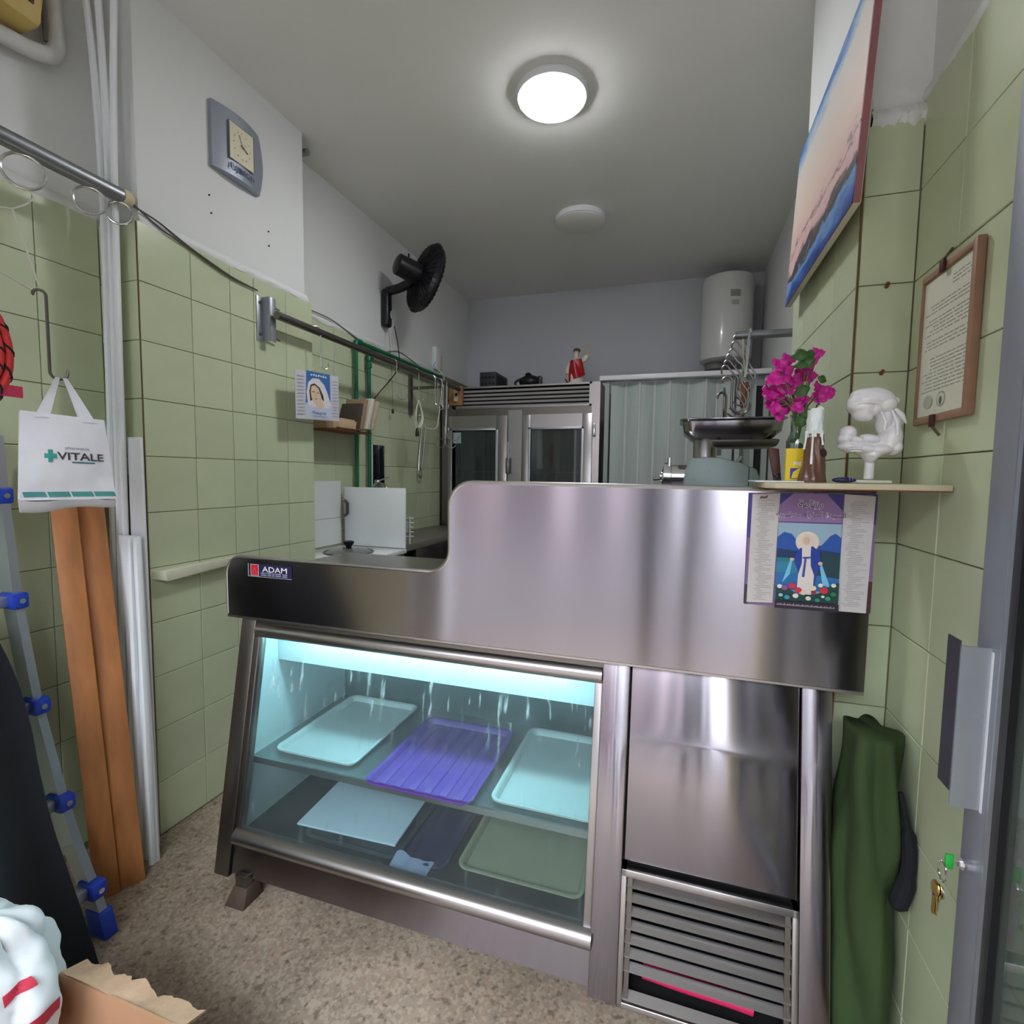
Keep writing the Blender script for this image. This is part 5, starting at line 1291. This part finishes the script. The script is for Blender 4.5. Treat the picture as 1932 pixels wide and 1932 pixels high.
# yellow packet and wooden wedges
pc = thing('yellow_packet', 'small yellow and blue packet leaning behind the candle', 'packet', (.255, 1.278, BZ))
q0 = at(1481, 900, 1, 1.275); q1 = at(1524, 846, 1, 1.275)
pk = Frame((q0.x, 1.272, BZ+.004), (1, 0, 0), (0, .04, 1), q1.x-q0.x, q1.z-BZ-.004, pc)
MB().box((q0.x, 1.2725, BZ+.0035), (q1.x, 1.284, q1.z)).build('packet_body', flatm((232, 200, 40)), pc, bevel=.001)
pk.poly('packet_print', [(.22,.06),(.98,.06),(.98,.62),(.22,.74)], (64, 70, 170)); pk.poly('packet_print', [(.28,.08),(.98,.08),(.98,.34),(.6,.38),(.36,.26)], (244, 216, 60))
pk.txt('packet_lettering', 'PRE', .55, .48, .010, (232, 232, 236), bold=.0004)
pk.poly('packet_print', [(.25,.80),(.5,.88),(.75,.82),(.95,.9),(.95,.84),(.75,.76),(.5,.82),(.3,.74)], (206, 140, 40))
MB().hexa([(.228, 1.375, BZ), (.243, 1.375, BZ), (.243, 1.393, BZ), (.228, 1.393, BZ), (.212, 1.385, BZ+.085), (.236, 1.385, BZ+.08), (.236, 1.395, BZ+.08), (.212, 1.395, BZ+.085)]).build('wood_wedge', mat('dark_red_wood', (84, 44, 34), .5, var=.2), label='dark red-brown wooden stick leaning left of the yellow packet', cat='wood stick', bevel=.001)
MB().ell((.222, 1.31, BZ+.0125), (.008, .008, .008)).build('black_ball', BLACKP, label='tiny black knob on the shelf plank left of the packet', cat='knob', smooth=True)

# big paper calendar on the guard
pcal = thing('wall_calendar', 'wide paper calendar with a robed woman taped to the steel guard', 'calendar', (.29, 1.296, 1.055))
pf = Frame((.1625, 1.2965, 1.058), (1, 0, .004), (0, 0, 1), .256, .263, pcal)
ar = lambda *h: ''.join(chr(x) for x in reversed(h))
pf.rect('sheet', 0, 0, 1, 1, (128, 98, 140))
pf.rect('sheet_edge', 0, .60, .03, 1, (74, 66, 140)); pf.rect('sheet_edge', 0, 0, .03, .18, (70, 52, 60)); pf.rect('sheet_edge', .97, 0, 1, .27, (66, 44, 44)); pf.rect('sheet_edge', .97, .75, 1, 1, (66, 58, 110))
pf.poly('date_column', [(.02,.02),(.235,.03),(.255,1),(.03,.985)], (200, 194, 190)); pf.poly('date_column', [(.745,.0),(.965,.0),(.985,.985),(.755,1)], (198, 194, 194))
random.seed(3)
pf.multi('date_lines', [[(x, b), (x+l, b), (x+l, b+.006), (x, b+.006)] for i in range(58) for (x0_, x1_) in ((.06, .225), (.775, .95)) for b in [.05+.0155*i] for x in [x0_+random.uniform(0, .05)] for l in [random.uniform(.05, x1_-x)]], (168, 162, 162))
pf.rect('heading_panel', .255, .755, .745, 1, (148, 118, 166)); pf.poly('heading_panel', [(.255,.90),(.36,1),(.255,1)], (66, 62, 132)); pf.poly('heading_panel', [(.745,.86),(.745,1),(.62,1)], (66, 62, 132))
for dx, dy, col, bo in ((0, 0, (226, 216, 232), .0016), (0, 0, (70, 26, 64), .0)):
    pf.txt('heading', ar(0xFEAD, 0xFEAF, 0xFEE7, 0xFE8E, 0xFEE3, 0xFE94), .5, .885, .022, col, bold=bo*.7)
    pf.txt('heading', ar(0xFE8D, 0xFEDF, 0xFEB4, 0xFEF4, 0xFEAA, 0xFE93, 32, 0xFE8D, 0xFEDF, 0xFECC, 0xFEAC, 0xFEAD, 0xFE8D, 0xFE80, 32, 0xFEE3, 0xFEAA, 0xFEF3, 0xFED0, 0xFEEE, 0xFEAD, 0xFEF3, 0xFE94), .5, .80, .0168, col, bold=bo*.45, sx=.9)
pf.rect('picture', .25, .065, .745, .745, (150, 178, 196))
pf.poly('picture_hills', [(.25,.40),(.25,.62),(.30,.665),(.36,.65),(.40,.60),(.46,.52),(.60,.56),(.66,.64),(.70,.665),(.745,.63),(.745,.40)], (40, 84, 164))
pf.poly('picture_hills', [(.25,.40),(.25,.52),(.42,.50),(.60,.52),(.745,.50),(.745,.40)], (30, 56, 96))
pf.rect('picture_water', .25, .30, .745, .42, (50, 128, 160)); pf.rect('picture_water', .25, .16, .745, .31, (44, 110, 170))
pf.poly('picture_bank', [(.56,.30),(.745,.28),(.745,.47),(.62,.49),(.58,.42)], (34, 66, 74)); pf.poly('picture_bank', [(.25,.44),(.40,.44),(.40,.41),(.25,.40)], (40, 120, 130))
pf.disc('halo', .485, .585, .092, .092, (224, 212, 194), 28)
pf.poly('light_ray', [(.355,.42),(.375,.425),(.36,.30),(.30,.22)], (120, 190, 224)); pf.poly('light_ray', [(.585,.41),(.605,.40),(.68,.20),(.62,.22)], (120, 190, 224))
pf.poly('robe', [(.43,.53),(.53,.55),(.585,.50),(.60,.40),(.57,.30),(.55,.17),(.44,.17),(.42,.34),(.385,.42),(.40,.48)], (34, 62, 150))
pf.poly('dress', [(.445,.55),(.515,.56),(.515,.47),(.52,.38),(.55,.30),(.545,.15),(.50,.09),(.45,.12),(.42,.17),(.425,.30),(.45,.40)], (222, 212, 206))
pf.poly('sash', [(.452,.455),(.515,.46),(.515,.445),(.485,.44),(.475,.28),(.455,.28),(.468,.44),(.452,.44)], (60, 76, 160))
pf.poly('veil', [(.44,.545),(.435,.60),(.455,.645),(.49,.655),(.525,.62),(.545,.56),(.50,.555)], (220, 206, 192)); pf.disc('face', .478, .595, .026, .034, (212, 178, 158), 14)
pf.disc('hand', .37, .43, .018, .014, (214, 180, 160), 10); pf.disc('hand', .592, .405, .018, .016, (214, 180, 160), 10)
pf.poly('foliage', [(.25,.065),(.745,.065),(.745,.25),(.68,.22),(.62,.16),(.55,.13),(.42,.13),(.36,.17),(.25,.19)], (26, 66, 62))
for a_, b_, r_, c_ in ((.38,.20,.032,(196,48,80)), (.43,.165,.03,(200,50,76)), (.63,.175,.034,(206,44,60)), (.55,.155,.02,(150,40,70)), (.545,.19,.026,(226,214,176)), (.47,.145,.024,(226,206,170)), (.28,.19,.022,(214,220,222)), (.32,.18,.026,(150,80,140)),
                       (.41,.115,.024,(226,222,214)), (.51,.10,.022,(220,222,196)), (.70,.225,.02,(224,226,200)), (.60,.22,.02,(226,228,214)), (.29,.115,.018,(150,190,206)), (.66,.11,.022,(60,150,110)), (.70,.15,.024,(44,120,80)), (.58,.09,.02,(50,140,100)), (.34,.10,.022,(60,150,180)), (.62,.125,.014,(224,226,224))):
    pf.disc('flower', a_, b_, r_, r_*.85, c_, 9)
pf.rect('footer', .245, 0, .745, .065, (44, 34, 48))
pf.multi('footer_lines', [[(.26+.012*i, .028), (.268+.012*i, .028), (.268+.012*i, .036+.006*(i % 3)), (.26+.012*i, .036+.006*(i % 2))] for i in range(38)], (170, 160, 170))
pf.poly('tape', [(.08,.95),(.14,.955),(.15,.985),(.12,.97),(.09,.975)], (110, 90, 84))

# framed certificate
ce = thing('framed_certificate', 'framed handwritten certificate clipped on the right tiled wall', 'frame', (.49, 1.23, 1.47))
WOODF = mat('frame_wood', (150, 114, 92), .5, var=.15, scale=20, rand=.05)
ya, yb_, za, zb2 = 1.337, 1.117, 1.472, 1.782
box('backing', (.492, yb_+.004, za+.004), (.499, ya-.004, zb2-.004), mat('frame_backing', (170, 164, 140), .7), ce)
for lo, hi in (((.484, yb_, za), (.499, yb_+.014, zb2)), ((.488, ya-.009, za), (.499, ya, zb2)), ((.486, yb_+.014, za), (.499, ya-.009, za+.013)), ((.486, yb_+.014, zb2-.013), (.499, ya-.009, zb2))):
    box('frame_bar', lo, hi, WOODF, ce, bevel=.002)
cfp = Frame((.4918, ya-.012, za+.016), (0, -1, 0), (0, 0, 1), ya-yb_-.028, zb2-za-.032, ce)
cfp.rect('certificate_paper', 0, 0, 1, 1, (206, 206, 188))
random.seed(11)
ll = []
for i in range(30):
    b_ = .93-.026*i
    if i in (3, 4, 8, 14, 18, 19): continue
    x_ = random.uniform(.04, .25) if i > 2 else .6
    while x_ < .92:
        w_ = random.uniform(.03, .12); ll.append([(x_, b_), (x_+w_, b_), (x_+w_, b_+.007), (x_, b_+.007)]); x_ += w_+random.uniform(.01, .035)
cfp.multi('handwriting', ll, (140, 142, 134))
cfp.disc('stamp', .52, .10, .09, .055, (150, 154, 142), 20); cfp.disc('stamp', .52, .10, .072, .043, (200, 200, 182), 20); cfp.disc('stamp', .52, .09, .03, .03, (96, 102, 96), 12); cfp.disc('stamp', .24, .10, .10, .05, (168, 170, 156), 14)
for z in (zb2-.006, za+.002):
    MB().box((.480, 1.228, z-.012), (.486, 1.244, z+.012)).build('clip', mat('rusty_clip', (74, 44, 36), .6, .4), ce, bevel=.001)
    s_ = 1 if z > 1.6 else -1
    MB().tube([(.483, 1.236, z+.01*s_), (.496, 1.232, z+.03*s_)], .0025, 6).build('nail', mat('rusty_nail', (96, 80, 60), .6, .4), ce)

# painting on the right pier
def painting_mat():
    m = bpy.data.materials.new('seascape_paint'); m.use_nodes = True
    nt = m.node_tree; N = nt.nodes; L = nt.links; b = N['Principled BSDF']; b.inputs['Roughness'].default_value = .35
    tc = N.new('ShaderNodeTexCoord'); sp = N.new('ShaderNodeSeparateXYZ'); L.new(tc.outputs['Generated'], sp.inputs[0])
    mp = N.new('ShaderNodeMapping'); mp.inputs['Scale'].default_value = (1, 2.2, 5); L.new(tc.outputs['Generated'], mp.inputs[0])
    n1 = N.new('ShaderNodeTexNoise'); n1.inputs['Scale'].default_value = 2.2; n1.inputs['Detail'].default_value = 7; n1.inputs['Roughness'].default_value = .65; L.new(mp.outputs[0], n1.inputs[0])
    ma = N.new('ShaderNodeMath'); ma.operation = 'MULTIPLY_ADD'; ma.inputs[1].default_value = .34; L.new(n1.outputs['Fac'], ma.inputs[0]); L.new(sp.outputs[2], ma.inputs[2])
    mb_ = N.new('ShaderNodeMath'); mb_.operation = 'SUBTRACT'; mb_.inputs[1].default_value = .17; mb_.use_clamp = True; L.new(ma.outputs[0], mb_.inputs[0]); ma = mb_
    r = N.new('ShaderNodeValToRGB'); e = r.color_ramp.elements
    e[0].position = .0; e[0].color = lin((20, 44, 110)); e[1].position = .99; e[1].color = lin((52, 112, 190))
    for p_, c_ in ((.06, (44, 92, 176)), (.13, (120, 164, 214)), (.16, (66, 58, 60)), (.21, (96, 84, 84)), (.24, (222, 182, 184)), (.31, (228, 190, 190)), (.325, (100, 90, 88)), (.35, (226, 188, 184)), (.5, (228, 204, 190)), (.86, (216, 208, 202)), (.95, (130, 170, 212))):
        q = e.new(p_); q.color = lin(c_)
    L.new(ma.outputs[0], r.inputs[0]); L.new(r.outputs[0], b.inputs['Base Color'])
    return m
pt = thing('painting', 'large unframed sunset seascape canvas hanging high on the right', 'painting', (.36, 1.7, 1.95))
xb_, xt_, zp0, zp1, yp0, yp1 = .345, .368, 1.956, 2.46, 1.325, 2.04
nrm = Vector((-(zp1-zp0), 0, (xt_-xb_))).normalized()
cv4 = [Vector((xb_, yp0, zp0)), Vector((xb_, yp1, zp0)), Vector((xt_, yp1, zp1)), Vector((xt_, yp0, zp1))]
MB().prism([q - nrm*.001 for q in cv4], nrm*-.016).build('stretcher', mat('raw_canvas', (206, 198, 176), .8, var=.08), pt, bevel=.001)
MB().prism([q + nrm*.001 for q in cv4], nrm*-.002).build('canvas', painting_mat(), pt)
MB().prism([cv4[0]+Vector((.001, -.0015, 0)), cv4[3]+Vector((.001, -.0015, 0)), cv4[3]+Vector((.015, -.0015, 0)), cv4[0]+Vector((.015, -.0015, 0))], (0, .001, 0)).build('canvas_edge', mat('painted_edge', (150, 96, 100), .5, var=.3, scale=8), pt)

# green sack stuffed beside the counter
def sack(u, v):
    a_ = u*2*math.pi
    w = (1-.5*max(0, v-.72)**1.3*3)*(1+.12*math.sin(v*7))
    x_ = .432+.058*w*math.cos(a_); y_ = 1.29+.095*w*math.sin(a_); z_ = .80*v
    k_ = .016*noise.noise((math.cos(a_)*1.6, math.sin(a_)*1.6, v*4))+.007*math.sin(a_*5+v*8+2*noise.noise((0, a_, v*3)))
    return Vector((min(x_+k_*math.cos(a_), .493), y_+k_*1.6*math.sin(a_), z_))
sk = thing('green_sack', 'dark green cloth sack squeezed between counter and right wall', 'sack', (.43, 1.29, 0))
mb = MB().grid(sack, 48, 40, True); mb.f.append(tuple(39*48+k for k in range(48))); mb.f.append(tuple(range(47, -1, -1)))
mb.build('sack_cloth', GREENC, sk, smooth=True, angle=180)
MB().tube(bez([(.470, 1.225, .70), (.482, 1.205, .62), (.484, 1.20, .54), (.470, 1.205, .46)], 5), [.006]*5+[.014]*6+[.018]*4+[.01], 8).build('strap', BLACKC, sk, smooth=True)

# open aluminium door leaf along the right wall
dr = thing('door_3', None, None, (.47, .55, .02)); tag(dr, kind='structure')
sx0, sx1 = .458, .492
box('stile', (sx0, .905, .02), (sx1, .968, 2.35), ALUG, dr, bevel=.002)
box('stile', (sx0, .06, .02), (sx1, .12, 2.35), ALUG, dr, bevel=.002)
box('rail', (sx0, .12, 2.28), (sx1, .905, 2.35), ALUG, dr); box('rail', (sx0, .12, .02), (sx1, .905, .12), ALUG, dr)
box('gasket', (sx0+.004, .885, .12), (sx1-.004, .905, 2.28), BLACKP, dr)
box('bead', (sx0-.001, .903, .12), (sx0+.006, .9065, 2.28), ALU, dr)
box('glass', (.472, .12, .12), (.478, .885, 2.28), mat('door_glass', (200, 214, 208), .03, trans=.9, var=0), dr)
hd_ = box('handle', (.420, .926, .852), (.4585, .930, 1.105), ALU, dr)
box('handle_flange', (.419, .930, .875), (.4215, .965, 1.112), mat('dark_handle', (48, 46, 58), .5), hd_)
box('handle_edge', (.4575, .921, .850), (.4595, .927, 1.10), WHITEP, hd_); box('handle_edge', (.4665, .90, .88), (.4685, .905, 1.11), WHITEP, hd_)
lk = MB().lathe([(.009, 0), (.009, .012)], 14, (sx0, .937, .755), rot_to((-1,0,0))).build('lock_cylinder', CHROME, dr)
ky = thing('key_bunch', 'bunch of keys with a green tag hanging in the door lock', 'keys', (.43, .93, .70))
KB = mat('brass', (190, 160, 90), .3, 1); 
MB().box((.432, .934, .752), (.449, .938, .759)).build('key', CHROME, ky)
MB().box((.424, .9335, .744), (.436, .9385, .768)).build('green_tag', mat('green_tag', (40, 160, 60), .4), ky, bevel=.002)
MB().tube([Vector((.422, .936+.012*math.cos(k*.5236), .738+.016*math.sin(k*.5236))) for k in range(12)], .0014, 6, closed=True).build('key_ring', CHROME, ky, smooth=True)
for i, (dy, tl) in enumerate(((-.004, .2), (.004, -.15), (.0, .05))):
    cx = Vector((.42-.003*i, .936+dy, .706))
    m4 = Matrix.Rotation(tl, 3, 'X')
    MB().lathe([(.011, -.001), (.011, .001)], 14, cx, m4 @ rot_to((1,0,0))).build('key_bow', KB if i else CHROME, ky)
    MB().box((-.001, -.003, -.042), (.001, .003, -.008), Matrix.Translation(cx) @ m4.to_4x4()).build('key_blade', KB if i else CHROME, ky)
